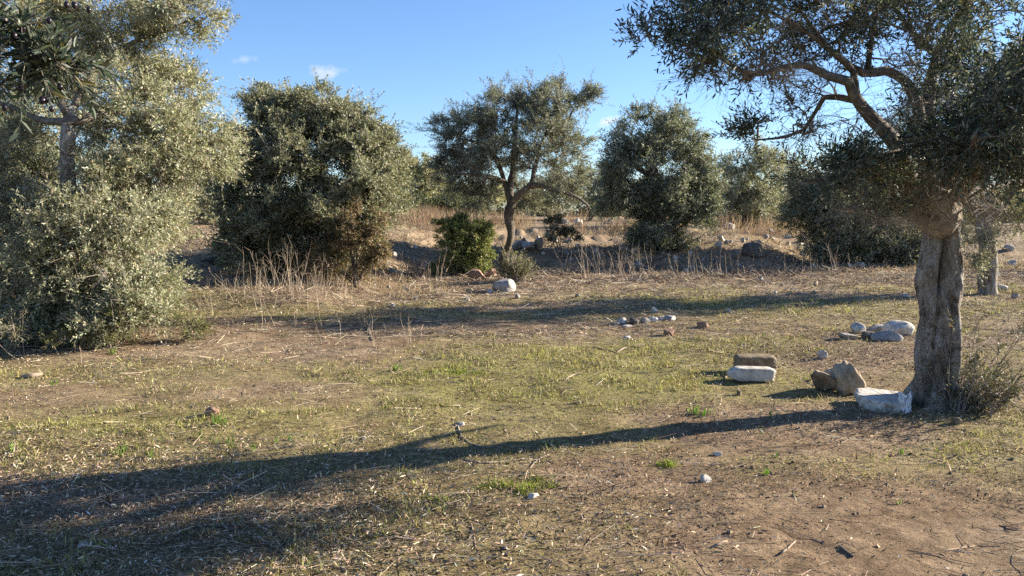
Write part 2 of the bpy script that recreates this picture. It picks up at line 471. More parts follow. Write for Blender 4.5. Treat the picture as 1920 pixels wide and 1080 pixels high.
def grow(limbs, targets, rng, start=0.35, droop=0.0):
    """limbs: list of resampled polylines. Joins every target to the nearest wood with a kinked twig."""
    P, par = [], []
    for k, L in enumerate(limbs):
        s0 = int(len(L) * (start if k == 0 else 0.12))
        for p in L[s0:]: P.append(p); par.append(-1)
    n0 = len(P); T = np.asarray(targets)
    cap = n0 + len(T) * 7
    A = np.zeros((cap, 3)); A[:n0] = P; n = n0
    par = par + [0] * (cap - n0)
    d0 = np.min(np.linalg.norm(T[:, None] - A[None, :n0:3], axis=2), axis=1)
    tips = []
    for ti in np.argsort(d0):
        t = T[ti]
        dd = np.einsum('ij,ij->i', A[:n] - t, A[:n] - t)
        i = int(np.argmin(dd)); dist = math.sqrt(dd[i])
        m = int(np.clip(dist / 0.20, 1, 6))
        p0 = A[i].copy(); prev = i
        for k in range(1, m + 1):
            f = k / m
            q = p0 + (t - p0) * f
            if k < m: q = q + rng.normal(size=3) * 0.07 * dist + np.array([0, 0, 0.10 * dist * math.sin(f * math.pi)])
            A[n] = q; par[n] = prev; prev = n; n += 1
        tips.append(prev)
    A = A[:n]; par = np.array(par[:n])
    cnt = np.zeros(n)
    cnt[np.array(tips, int)] += 1
    for i in range(n - 1, n0 - 1, -1):
        if par[i] >= 0: cnt[par[i]] += cnt[i]
    return A, par, cnt, n0, np.array(tips, int)

def lobe_targets(lobes, rng, per, loose=0.20):
    """lobes: (centre, radii, weight). Targets gather in clumps, more of them towards the outside."""
    out, ctr = [], []
    for c, r, w in lobes:
        c, r = np.asarray(c, float), np.asarray(r, float)
        n = max(4, int(per * w))
        nc = max(3, n // 9)
        u = unit(rng.normal(size=(nc, 3))) * (rng.random((nc, 1)) ** 0.33)
        k = rng.integers(0, nc, n)
        q = u[k] + rng.normal(size=(n, 3)) * loose
        out.append(c + q * r); ctr.append(np.repeat(c[None], n, 0))
    return np.vstack(out), np.vstack(ctr)

def sprigs(O, D, K, Ls, leaf, width, rng, pal, six=False, spread=0.95, droop=0.15, face=None):
    """K leaves in opposite pairs along each shoot starting at O in direction D"""
    n = len(O)
    D = unit(D)
    A = unit(np.cross(D, rng.normal(size=(n, 3)))); B = np.cross(D, A)
    L = Ls * (0.6 + 0.8 * rng.random(n))
    tt = np.linspace(0.12, 1.0, K)
    pos = O[:, None] + D[:, None] * (tt[None, :, None] * L[:, None, None])
    pos[:, :, 2] -= droop * L[:, None] * tt[None] ** 2
    ang = (np.arange(K) % 2) * math.pi + (np.arange(K) // 2) * 1.57
    ang = ang[None] + rng.normal(size=(n, K)) * 0.5
    lat = A[:, None] * np.cos(ang)[..., None] + B[:, None] * np.sin(ang)[..., None]
    fwd = 0.55 + 0.6 * tt[None, :, None]
    ld = D[:, None] * fwd + lat * spread + rng.normal(size=(n, K, 3)) * 0.22
    ld[:, :, 2] -= 0.08
    P = pos.reshape(-1, 3); LD = ld.reshape(-1, 3); m = len(P)
    ll = leaf * (0.65 + 0.6 * rng.random(m)); ww = width * (0.75 + 0.5 * rng.random(m))
    V, Q, k = leafmesh(P, LD, ll, ww, rng, six, tri=not six, nrm=None if face is None else np.repeat(face, K, 0))
    sp = palette(rng, n, [(1, 1, 1, 1)])[:, :1]                    # shoots differ a little as wholes
    c = palette(rng, m, pal) * np.repeat(np.clip(sp, 0.7, 1.3), K, 0)
    return V, Q, np.repeat(np.clip(c, 0.005, 0.8), k, 0), O, O + D * L[:, None] - np.array([0, 0, 1]) * (droop * L[:, None])

def tree(name, label, cat, base, limbs, lobes, per=300, m=5, K=12, Ls=0.2, leaf=0.055, width=0.013, pal=OLIVE, seed=1, group=None,
         bare=None, r0=0.0028, six=False, trunkmesh=None, start=0.35, seg=10, out=0.8, upw=0.35, droop=0.15, mat=None, keep=None, twig=True, limbmat=None,
         partname='limb', loose=0.20, trunkmat=None, shoots=0.0):
    """limbs: list of (points, radii); the first is the trunk"""
    rng = np.random.default_rng(seed)
    root = thing(name, label, cat, tuple(base), group)
    b = np.asarray(base, float)
    polys = []
    for k, (pts, rad) in enumerate(limbs):
        pr = catmull(np.hstack([np.asarray(pts, float), np.asarray(rad, float)[:, None]]), 0.10)
        wob = np.stack([fbm(pr[:, 2] * 2.2, pr[:, 0] * 2.2, k * 3.1, seed + j, 2) - 0.5 for j in range(3)], -1)
        pp = pr[:, :3] + wob * np.minimum(0.22, pr[:, 3:4] * 1.2)
        polys.append(pp)
        if k == 0 and trunkmesh is not None: continue
        V, fs = tube(pp - b, np.maximum(pr[:, 3], 0.004), seg if k else 16, 0.22 if k else 0.5, 9 if k else 5, seed + k)
        mesh_np('trunk' if k == 0 else partname, V, fs, (limbmat or M_branch) if (k or trunkmesh) else (trunkmat or M_bark2), root, smooth=True)
    T, C = lobe_targets(lobes, rng, per, loose)
    if keep is not None:
        kk = keep(T); T, C = T[kk], C[kk]
    nb = 0
    if bare is not None:
        TB, CB = lobe_targets(bare[0], rng, bare[1]); nb = len(TB)
        T = np.vstack([T, TB]); C = np.vstack([C, CB])
    A, par, cnt, n0, tips = grow(polys, T, rng, start)
    order = np.argsort(np.min(np.linalg.norm(T[:, None] - A[None, :n0:3], axis=2), axis=1))
    tipof = np.empty(len(T), int); tipof[order] = tips
    ii = np.arange(n0, len(A))
    rad = r0 * np.maximum(cnt, 1) ** 0.43
    pr_ = np.where(par[ii] >= n0, rad[np.maximum(par[ii], 0)], rad[ii] * 1.15)
    V, Q = segments(A[par[ii]], A[ii], np.minimum(pr_, rad[ii] * 1.6), rad[ii])
    tv, tq = [V - b], [Q]; off = len(V)
    nl = len(T) - nb
    tip = A[tipof[:nl]]; pre = A[par[tipof[:nl]]]
    k = np.repeat(np.arange(nl), m)
    f = rng.random((len(k), 1)) ** 0.7
    O = pre[k] + (tip[k] - pre[k]) * f + rng.normal(size=(len(k), 3)) * 0.02
    outd = unit(tip - C[:nl])[k]
    D = outd * out + rng.normal(size=(len(k), 3)) * 0.6 + np.array([0, 0, upw])
    LV, LQ, LC, s0_, s1_ = sprigs(O, D, K, Ls, leaf, width, rng, pal, six, droop=droop, face=outd * 0.75 + np.array([0, 0, 0.25]))
    if shoots:
        far = np.linalg.norm(tip - C[:nl], axis=1); pick = rng.choice(nl, int(nl * shoots), p=far / far.sum())
        SD = unit(tip - C[:nl])[pick] * 0.7 + rng.normal(size=(len(pick), 3)) * 0.45 + np.array([0, 0, 0.55])
        V2, Q2, C2, a0, a1 = sprigs(tip[pick], SD, 18, Ls * 2.6, leaf, width, rng, pal, six, droop=0.25)
        LQ = np.vstack([LQ, Q2 + len(LV)]); LV = np.vstack([LV, V2]); LC = np.vstack([LC, C2])
        V, Q = segments(a0 - b, a1 - b, np.full(len(a0), r0 * 0.9), np.full(len(a0), r0 * 0.35))
        tv.append(V); tq.append(Q + off); off += len(V)
    mesh_np('crown', LV - b, LQ, mat or M_leaf, root, col=LC)['kind'] = 'stuff'
    if twig:
        V, Q = segments(s0_ - b, s1_ - b, np.full(len(s0_), r0 * 0.7), np.full(len(s0_), r0 * 0.35))
        tv.append(V); tq.append(Q + off)
    if nb:                                            # bare hanging twigs: a spray of fine dead ends
        tb = A[tipof[nl:]]; kk = np.repeat(np.arange(nb), 4)
        o0 = tb[kk]; d = unit(unit(tb - C[nl:])[kk] * 0.7 + rng.normal(size=(len(kk), 3)) * 0.6 + np.array([-0.1, 0, -0.15]))
        ln = 0.10 + 0.18 * rng.random((len(kk), 1))
        V, Q = segments(o0 - b, o0 + d * ln - b, np.full(len(kk), r0 * 0.6), np.full(len(kk), r0 * 0.3))
        tq.append(Q + sum(len(v) for v in tv)); tv.append(V)
    mesh_np('twigs', np.vstack(tv), np.vstack(tq), M_twig, root)['kind'] = 'stuff'
    return root
def px(Y, r): return r * Y / F        # photo pixels to metres at distance Y

# ------------------------------------------------------------------ near olive on the right
def hero():
    Y0 = 6.25
    g = gnd(1764, 765)
    base = np.array([at(1764, 765, Y0)[0], Y0, 0.0]); base[2] = tz(base[0], Y0) - 0.02
    prof = [(795, 1772, 78), (775, 1769, 58), (750, 1764, 45), (710, 1757, 36), (660, 1752, 32), (600, 1757, 31), (560, 1757, 33), (520, 1755, 35),
            (480, 1760, 34), (440, 1765, 31), (405, 1758, 37), (370, 1750, 42), (340, 1744, 40), (315, 1738, 30)]
    pc = np.array([np.append(at(c, y, Y0), px(Y0, w)) for y, c, w in prof])
    pr = catmull(pc, 0.018)
    n, seg = len(pr), 88
    th = np.arange(seg) * 2 * math.pi / seg
    z = pr[:, 2][:, None]; t = th[None]
    r = pr[:, 3][:, None] * np.ones((1, seg))
    cx, sx = np.cos(t + 1.9 * z), np.sin(t + 1.9 * z)
    ridg = fbm(cx * 2.6, sx * 2.6, z * 0.9, 5, 4) - 0.5
    ridg2 = fbm(cx * 8, sx * 8, z * 3.2, 9, 4) - 0.5
    knot = np.exp(-(np.angle(np.exp(1j * (t - (math.pi + 0.5)))) / 0.5) ** 2 - ((z - 1.12) / 0.09) ** 2) + 0.8 * np.exp(-(np.angle(np.exp(1j * (t + 0.9))) / 0.4) ** 2 - ((z - 0.95) / 0.12) ** 2)
    lump = fbm(np.cos(t) * 1.3, np.sin(t) * 1.3, z * 2.4, 15, 3) - 0.5
    r = r * (1 + 0.80 * ridg + 0.42 * ridg2 + 0.45 * lump + 0.26 * knot)
    def groove(th0, tw, za, zb, w, dep):
        cen = th0 + tw * (z - za)
        d = np.angle(np.exp(1j * (t - cen)))
        return dep * np.exp(-(d / w) ** 2) * S((z - za) / 0.10) * S((zb - z) / 0.10)
    q = -math.pi / 2
    r = r * (1 - groove(q - 0.28, 0.3, 0.90, 1.45, 0.14, 0.55) - groove(q + 0.95, -0.1, 0.30, 0.66, 0.15, 0.40)
             - groove(q - 0.75, 0.5, 0.1, 1.1, 0.10, 0.22) - groove(q + 0.35, -0.6, 0.0, 0.7, 0.09, 0.16) - groove(q + 0.55, 0.5, 0.9, 1.5, 0.08, 0.18))
    flare = S((0.32 - (z - base[2])) / 0.32)
    r = r * (1 + 0.50 * flare * (np.cos(2.5 * t + 1.0 + 2 * fbm(np.cos(t), np.sin(t), 0, 19, 2)) ** 2))
    V = np.stack([pr[:, 0][:, None] + r * np.cos(t), pr[:, 1][:, None] + r * np.sin(t) * 0.92, z + 0 * t], -1).reshape(-1, 3) - base
    i, j = np.meshgrid(np.arange(n - 1), np.arange(seg), indexing='ij')
    a = i * seg + j; b_ = i * seg + (j + 1) % seg
    Q = np.stack([a, b_, b_ + seg, a + seg], -1).reshape(-1, 4)
    def L(*pts):     # (px,py,Y,radius px)
        return [at(p[0], p[1], p[2]) for p in pts], [px(p[2], p[3] * 0.78) for p in pts]
    limbs = [
        ([pc[0][:3], pc[6][:3], pc[13][:3]], [0.2, 0.18, 0.15]),
        L((1735,395,6.2,30),(1708,330,6.1,24),(1685,272,6.0,19),(1643,229,5.9,16),(1604,183,5.8,14),(1592,155,5.75,12),(1553,144,5.7,10),(1510,124,5.6,8),(1468,126,5.5,7),(1413,140,5.4,5),(1363,117,5.3,4),(1320,80,5.25,2.5)),
        L((1600,187,5.85,8),(1570,182,5.95,7),(1545,183,6.0,7),(1530,210,6.05,5),(1510,243,6.1,4),(1475,257,6.15,3.5),(1421,262,6.2,2)),
        L((1604,183,5.8,10),(1600,136,5.75,8),(1588,117,5.7,8),(1553,89,5.6,7),(1510,58,5.5,5),(1440,20,5.4,3.5)),
        L((1745,345,6.3,24),(1730,260,6.3,16),(1720,194,6.3,14),(1701,155,6.25,12),(1662,132,6.2,11),(1619,138,6.1,9),(1570,105,6.0,7),(1530,60,5.9,5),(1490,5,5.8,3)),
        L((1760,360,6.35,28),(1745,260,6.45,19),(1740,194,6.5,15),(1744,148,6.55,13),(1755,105,6.6,12),(1779,58,6.6,11),(1810,8,6.65,9),(1850,-90,6.7,6),(1880,-190,6.7,3)),
        L((1627,135,6.1,7),(1633,80,6.1,6),(1643,23,6.1,5),(1650,-60,6.1,4),(1640,-150,6.1,2.5)),
        L((1690,280,6.0,9),(1640,300,5.8,7),(1600,318,5.65,5),(1550,335,5.55,4),(1500,345,5.5,2.5)),
        L((1790,380,6.2,22),(1830,320,5.9,14),(1860,260,5.5,11),(1900,200,5.2,8),(1960,150,5.0,5)),
        L((1780,350,6.1,16),(1800,300,5.5,9),(1820,280,5.0,6),(1830,250,4.6,3)),
        L((1755,105,6.6,9),(1700,50,6.9,7),(1660,-30,7.2,5),(1640,-110,7.4,3)),
        L((1860,260,5.5,10),(1960,200,5.3,8),(2050,140,5.1,6),(2110,60,5.0,3)),
        L((1800,370,6.4,16),(1870,350,6.9,9),(1950,330,7.3,6),(2040,300,7.6,3)),
    ]
    lobes = []
    def lob(x, y, Y, rx, ry, rY, w): lobes.append((at(x, y, Y), (px(Y, rx), rY, px(Y, ry)), w))
    lob(1320, 60, 5.3, 110, 70, 0.45, 0.85); lob(1440, 40, 5.5, 120, 80, 0.6, 1.1); lob(1560, 10, 5.8, 120, 70, 0.7, 0.75)
    lob(1420, -60, 5.6, 170, 70, 0.8, 0.8); lob(1600, -110, 6.0, 190, 100, 1.0, 1.0); lob(1820, -120, 6.4, 200, 110, 1.1, 0.9)
    lob(1680, 70, 6.4, 110, 80, 0.6, 0.35); lob(1850, 60, 6.2, 120, 100, 0.8, 1.0); lob(1740, -10, 6.0, 120, 50, 0.7, 0.6); lob(1240, 90, 5.25, 50, 45, 0.3, 0.25)
    lob(1835, 210, 5.0, 95, 115, 0.45, 1.5); lob(1900, 290, 5.2, 90, 100, 0.5, 1.1); lob(1790, 270, 5.3, 75, 55, 0.4, 0.6); lob(1990, 200, 5.4, 130, 150, 0.7, 1.0); lob(2110, 170, 5.0, 170, 130, 0.5, 1.0); lob(2060, -20, 5.2, 180, 130, 0.7, 0.8)
    lob(1600, 325, 5.6, 90, 42, 0.4, 0.55); lob(1530, 350, 5.5, 60, 30, 0.35, 0.2); lob(1660, 300, 5.8, 55, 40, 0.4, 0.3)
    lob(1410, 250, 6.15, 60, 26, 0.25, 0.16); lob(1480, 225, 6.1, 50, 22, 0.25, 0.10); lob(1650, 372, 5.9, 45, 30, 0.4, 0.15)
    bare = []
    def lb(x, y, Y, rx, ry, rY, w): bare.append((at(x, y, Y), (px(Y, rx), rY, px(Y, ry)), w))
    lb(1380, 150, 5.4, 120, 42, 0.4, 1.3); lb(1450, 70, 5.5, 150, 80, 0.5, 1.2); lb(1600, 60, 5.9, 120, 80, 0.5, 1.2); lb(1700, 120, 6.3, 60, 90, 0.4, 0.8); lb(1450, 235, 6.1, 80, 30, 0.25, 0.5); lb(1560, 200, 6.0, 100, 60, 0.4, 1.0); lb(1650, 200, 6.1, 60, 80, 0.4, 0.8); lb(1690, 360, 5.85, 60, 60, 0.25, 1.2)
    lb(1760, 350, 5.9, 70, 50, 0.2, 1.0); lb(1850, 400, 6.2, 80, 40, 0.4, 0.8); lb(1600, 400, 5.8, 90, 30, 0.4, 0.8)
    lobes = [(c_, r_, w_ * 0.74) for c_, r_, w_ in lobes]
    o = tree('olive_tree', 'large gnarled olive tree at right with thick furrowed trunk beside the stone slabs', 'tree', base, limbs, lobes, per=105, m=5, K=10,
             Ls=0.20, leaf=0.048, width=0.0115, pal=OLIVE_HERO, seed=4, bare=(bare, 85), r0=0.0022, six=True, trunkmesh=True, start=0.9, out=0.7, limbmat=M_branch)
    mesh_np('trunk', V, Q, M_bark, o, smooth=True)
    # swollen smooth burl where the limbs part
    bm = bmesh.new(); bmesh.ops.create_icosphere(bm, subdivisions=4, radius=1)
    P = np.array([v.co[:] for v in bm.verts]); Fs = np.array([[v.index for v in f.verts] for f in bm.faces]); bm.free()
    dsp = 1 + 0.45 * (fbm(P[:, 0] * 1.6, P[:, 1] * 1.6, P[:, 2] * 1.2, 77, 4) - 0.5)
    c = at(1757, 395, Y0 - 0.11) - base
    P2 = P * dsp[:, None] * np.array([px(Y0, 44), 0.15, px(Y0, 46)])
    P2[:, 1] -= 0.05 * S((-P[:, 2] + 0.2) / 0.9) * (P[:, 1] < 0.3)
    mesh_np('burl', P2 + c, Fs, M_burl, o, smooth=True)
    # second stem split from the trunk on its right side
    pp = catmull([at(1776, 470, 6.24), at(1784, 540, 6.19), at(1792, 600, 6.16), at(1793, 660, 6.16), at(1786, 720, 6.18), at(1790, 790, 6.2)], 0.04)
    V2, f2 = tube(pp - base, np.linspace(0.03, 0.055, len(pp)), 18, 0.35, 10, 3)
    mesh_np('stem', V2, f2, M_bark, o, smooth=True)
    # suckers at the foot
    rng = np.random.default_rng(12)
    n = 90
    st = base + np.stack([rng.normal(size=n) * 0.11 + 0.12, rng.normal(size=n) * 0.09 - 0.16, np.zeros(n)], -1)
    d = unit(np.stack([0.28 + rng.normal(size=n) * 0.42, -0.2 + rng.normal(size=n) * 0.5, 0.75 + 0.4 * rng.random(n)], -1))
    ln = (0.15 + 0.55 * rng.random(n) ** 1.7)[:, None]
    mid = st + d * ln * 0.5 + rng.normal(size=(n, 3)) * 0.03; end = st + d * ln + rng.normal(size=(n, 3)) * 0.06
    V1, Q1 = segments(st - base, mid - base, np.full(n, 0.005), np.full(n, 0.0035)); V3, Q3 = segments(mid - base, end - base, np.full(n, 0.0035), np.full(n, 0.002))
    k = np.repeat(np.arange(n), 5); fr = rng.random((len(k), 1))
    o2 = mid[k] + (end[k] - mid[k]) * fr; e2 = o2 + unit(d[k] + rng.normal(size=(len(k), 3)) * 0.8) * (0.06 + 0.12 * rng.random((len(k), 1)))
    V4, Q4 = segments(o2 - base, e2 - base, np.full(len(k), 0.0022), np.full(len(k), 0.0014))
    mesh_np('basal_shoots', np.vstack([V1, V3, V4]), np.vstack([Q1, Q3 + len(V1), Q4 + len(V1) + len(V3)]), M_twig, o)['kind'] = 'stuff'
    kk = rng.choice(len(k), 420)
    LV, LQ, LC, _, _ = sprigs(o2[kk], e2[kk] - o2[kk], 7, 0.10, 0.034, 0.010, rng, [(0.06, 0.07, 0.03, 3), (0.12, 0.12, 0.06, 2), (0.2, 0.15, 0.08, 1)])
    mesh_np('basal_leaves', LV - base, LQ, M_leaf, o, col=LC)['kind'] = 'stuff'
    return o
hero()

# ------------------------------------------------------------------ olive whose branch hangs into the top left
def overhang():
    base = np.array([-3.5, 1.4, 0.0]); base[2] = tz(base[0], base[1]) - 0.03
    def w(*p): return np.array(p)
    limbs = [([base, w(-3.45, 1.42, 0.7), w(-3.5, 1.5, 1.4), w(-3.4, 1.5, 1.9)], [0.22, 0.17, 0.16, 0.14]),
             ([w(-3.4, 1.5, 1.8), w(-3.0, 1.7, 2.3), w(-2.5, 1.95, 2.45), w(-2.0, 2.15, 2.4), at(-60, 40, 2.3), at(60, 90, 2.3), at(120, 130, 2.32)], [0.10, 0.07, 0.05, 0.03, 0.014, 0.007, 0.003]),
             ([w(-3.4, 1.5, 1.8), w(-3.7, 1.2, 2.5), w(-3.8, 1.0, 3.1)], [0.10, 0.07, 0.04])]
    lobes = []
    def lob(x, y, Y, rx, ry, rY, wt): lobes.append((at(x, y, Y), (px(Y, rx), rY, px(Y, ry)), wt))
    lob(85, 125, 2.3, 38, 22, 0.07, 0.20); lob(15, 60, 2.3, 40, 50, 0.10, 0.16); lob(-60, 90, 2.3, 70, 60, 0.15, 0.35)
    lobes.append((w(-3.7, 1.1, 3.2), (1.1, 1.1, 0.8), 1.0))
    lobes.append((w(-2.7, 1.6, 2.7), (0.5, 0.5, 0.35), 0.6))
    o = tree('olive_tree', 'nearest olive branch with black fruit hanging into the top left corner', 'tree', base, limbs, lobes,
             per=90, m=3, K=11, Ls=0.10, leaf=0.047, width=0.0110, pal=OLIVE_HERO, seed=31, r0=0.0014, six=True, start=0.8, out=0.5, upw=-0.05, droop=0.4)
    rng = np.random.default_rng(5)
    bm = bmesh.new(); bmesh.ops.create_icosphere(bm, subdivisions=2, radius=1)
    P = np.array([v.co[:] for v in bm.verts]); Fs = np.array([[v.index for v in f.verts] for f in bm.faces]); bm.free()
    spots = [(127,13),(163,18),(32,57),(46,48),(13,84),(40,165),(78,186),(90,188),(97,205),(116,167),(5,200),(72,108),(45,128),(24,70),(135,8),(60,96),(88,40),(105,92)]
    for x, y in spots:
        c = at(x + rng.normal() * 3, y + rng.normal() * 3, 2.28 + rng.normal() * 0.03)
        sc = 0.0075 * (0.9 + 0.3 * rng.random())
        mesh_np('olive_fruit', P * np.array([sc, sc, sc * 1.35]) + c - base, Fs, M_olive, o, smooth=True)
overhang()

# ------------------------------------------------------------------ the other olives
def left_olive():
    Yc = 10.3
    base = at(128, 560, 10.0); base[2] = tz(base[0], base[1]) - 0.03
    limbs = [([base, at(130, 480, 9.9), at(128, 370, 9.55), at(122, 300, 9.45), at(126, 240, 9.4), at(135, 200, 9.5)], [0.14, 0.11, 0.085, 0.08, 0.085, 0.07]),
             ([at(126, 232, 9.4), at(160, 222, 9.45), at(200, 212, 9.7), at(260, 215, 10.0), at(330, 235, 10.2)], [0.06, 0.05, 0.04, 0.03, 0.015]),
             ([at(130, 215, 9.45), at(100, 160, 9.6), at(90, 80, 9.9), at(110, -20, 10.2)], [0.06, 0.05, 0.04, 0.02]),
             ([at(126, 230, 9.4), at(80, 225, 9.7), at(20, 200, 10.0), at(-60, 180, 10.3)], [0.05, 0.04, 0.03, 0.02]),
             ([at(135, 200, 9.5), at(180, 130, 9.9), at(240, 85, 10.2), at(310, 58, 10.3), at(370, 30, 10.3)], [0.05, 0.04, 0.03, 0.02, 0.01]),
             ([base, at(200, 480, 9.9), at(250, 420, 9.9)], [0.06, 0.04, 0.02]), ([base, at(60, 480, 9.7), at(20, 420, 9.8)], [0.06, 0.04, 0.02])]
    lobes = []
    def lob(x, y, Y, rx, ry, rY, w): lobes.append((at(x, y, Y), (px(Y, rx), rY, px(Y, ry)), w))
    lob(290, 230, 10.6, 125, 90, 1.0, 1.1); lob(365, 265, 10.6, 60, 62, 0.8, 0.7); lob(200, 140, 10.5, 100, 75, 1.0, 0.75); lob(110, 60, 10.4, 110, 80, 1.0, 0.75)
    lob(0, 150, 10.6, 130, 110, 1.0, 0.7); lob(355, 25, 10.2, 62, 28, 0.5, 0.36); lob(220, 20, 10.3, 80, 50, 0.8, 0.6); lob(330, 160, 10.7, 60, 45, 0.6, 0.4)
    lob(150, -80, 10.5, 180, 90, 1.2, 1.0); lob(-80, -40, 10.5, 160, 140, 1.2, 0.9)
    lob(215, 430, 9.7, 115, 90, 0.9, 1.4); lob(80, 430, 9.6, 120, 80, 0.9, 1.2); lob(-60, 420, 9.8, 130, 130, 1.0, 1.0); lob(260, 385, 10.0, 75, 65, 0.7, 0.7)
    lob(220, 530, 9.5, 110, 70, 0.8, 1.0); lob(90, 540, 9.6, 110, 60, 0.8, 0.7); lob(-30, 540, 9.7, 100, 70, 0.8, 0.5); lob(260, 590, 9.3, 60, 40, 0.4, 0.35)
    lob(40, 600, 9.4, 90, 40, 0.5, 0.7); lob(150, 600, 9.2, 90, 40, 0.5, 0.7); lob(-40, 620, 9.5, 80, 50, 0.5, 0.5); lob(270, 500, 9.6, 45, 60, 0.6, 0.5); lob(130, 330, 10.6, 130, 70, 0.6, 0.8); lob(0, 300, 10.3, 100, 70, 0.8, 0.8); lob(275, 320, 10.2, 90, 50, 0.8, 0.6)
    def keep(T):      # the open pocket in front of the trunk
        sx = 960 + F * T[:, 0] / T[:, 1]; sy = 400 - (T[:, 2] - CAMZ) * F / T[:, 1]
        return ~((np.abs(sx - 130) < 46) & (sy > 205) & (sy < 365) & (T[:, 1] < 10.7))
    tree('olive_tree', 'big sunlit olive at left edge, silvery foliage reaching down to the ground', 'tree', base, limbs, lobes, per=160, m=9, K=12, Ls=0.20, loose=0.23, shoots=0.35, bare=(lobes, 45), trunkmat=M_bark,
         leaf=0.052, width=0.0155, pal=OLIVE, seed=8, r0=0.0028, start=0.2, keep=keep, out=0.7, twig=False)
left_olive()

def mid_olive():
    Y = 20.6
    base = at(952, 508, Y); base[2] = tz(base[0], base[1]) - 0.03
    A = lambda x, y, d=0: at(x, y, Y + d)
    P = lambda *v: [px(Y, a) for a in v]
    limbs = [([base, A(948, 482), A(959, 445), A(953, 408), A(960, 370)], P(13, 8, 7, 8, 8)),
             ([A(957, 385), A(975, 365, -.2), A(995, 345, -.3), A(1005, 310, -.2), A(1015, 270), A(1040, 220)], P(7, 6, 5, 4, 3, 2)),
             ([A(995, 350, -.3), A(1020, 350, -.6), A(1045, 358, -.8), A(1080, 370, -.9), A(1105, 388, -.9)], P(6, 5, 4, 3, 1.5)),
             ([A(957, 375), A(945, 340, .2), A(930, 300, .3), A(900, 270, .3), A(860, 260, .2)], P(6, 5, 4, 3, 2)),
             ([A(957, 370), A(962, 320, .3), A(965, 260, .4), A(970, 200, .4)], P(7, 6, 4, 2)),
             ([A(945, 340), A(905, 330, -.6), A(860, 325, -.9)], P(5, 4, 2))]
    lobes = []
    def lob(x, y, d, rx, ry, rY, w): lobes.append((at(x, y, Y + d), (px(Y, rx), rY, px(Y, ry)), w))
    lob(880, 270, 0, 62, 55, 1.2, 1.0); lob(860, 320, 0.2, 50, 45, 1.0, 0.7); lob(950, 225, 0, 70, 52, 1.3, 1.1); lob(1040, 215, 0, 58, 52, 1.2, 1.0)
    lob(1070, 170, 0, 32, 22, 0.5, 0.3); lob(985, 180, 0, 40, 22, 0.6, 0.3); lob(1020, 290, -.3, 70, 50, 1.1, 0.9); lob(940, 310, -.5, 60, 45, 0.9, 0.7)
    lob(1060, 340, -.8, 55, 40, 0.8, 0.4); lob(900, 365, .2, 45, 30, 0.8, 0.4); lob(985, 370, .6, 35, 30, 0.7, 0.3); lob(845, 225, 0, 25, 20, 0.5, 0.15); lob(1105, 185, 0, 16, 20, 0.4, 0.12)
    tree('olive_tree', 'single olive in the middle with twisted trunk and broad airy crown', 'tree', base, limbs, lobes, per=180, m=7, K=10, Ls=0.24, loose=0.20, shoots=0.3, bare=(lobes, 25),
         leaf=0.064, width=0.019, pal=OLIVE_COOL, seed=14, r0=0.0045, start=0.75, group='olives across the clearing')
    # grey suckers at its foot
    rng = np.random.default_rng(3)
    c = gnd(967, 528)
    o = thing('sucker_shrub', 'low grey twiggy tuft at the foot of the middle olive', 'shrub', tuple(c))
    n = 130
    d = unit(np.stack([rng.normal(size=n) * 0.6, rng.normal(size=n) * 0.5, 0.5 + rng.random(n)], -1)); ln = 0.25 + 0.5 * rng.random((n, 1))
    V, Q = segments(np.zeros((n, 3)) + rng.normal(size=(n, 3)) * [0.1, 0.1, 0], d * ln, np.full(n, 0.006), np.full(n, 0.003))
    mesh_np('stems', V, Q, M_twig, o)['kind'] = 'stuff'
    k = np.repeat(np.arange(n), 4)
    LV, LQ, LC, _, _ = sprigs(d[k] * ln[k] * (0.4 + 0.6 * rng.random((len(k), 1))), d[k] + rng.normal(size=(len(k), 3)) * .5, 6, 0.12, 0.06, 0.016, rng, [(0.2, 0.19, 0.11, 2), (0.3, 0.25, 0.15, 1), (0.12, 0.13, 0.06, 1)])
    mesh_np('crown', LV, LQ, M_leaf, o, col=LC)['kind'] = 'stuff'
mid_olive()

def simple_olive(label, bx, by, Y, limbs_px, lobes_px, name='olive_tree', cat='tree', **kw):
    base = at(bx, by, Y); base[2] = tz(base[0], base[1]) - 0.05
    limbs = []
    for L in limbs_px:
        pts = [at(p[0], p[1], Y + p[2]) for p in L]
        if L is limbs_px[0]: pts[0] = base
        limbs.append((pts, [px(Y, p[3]) for p in L]))
    lobes = [(at(x, y, Y + d), (px(Y, rx), rY, px(Y, ry)), w) for x, y, d, rx, ry, rY, w in lobes_px]
    return tree(name, label, cat, base, limbs, lobes, **kw)

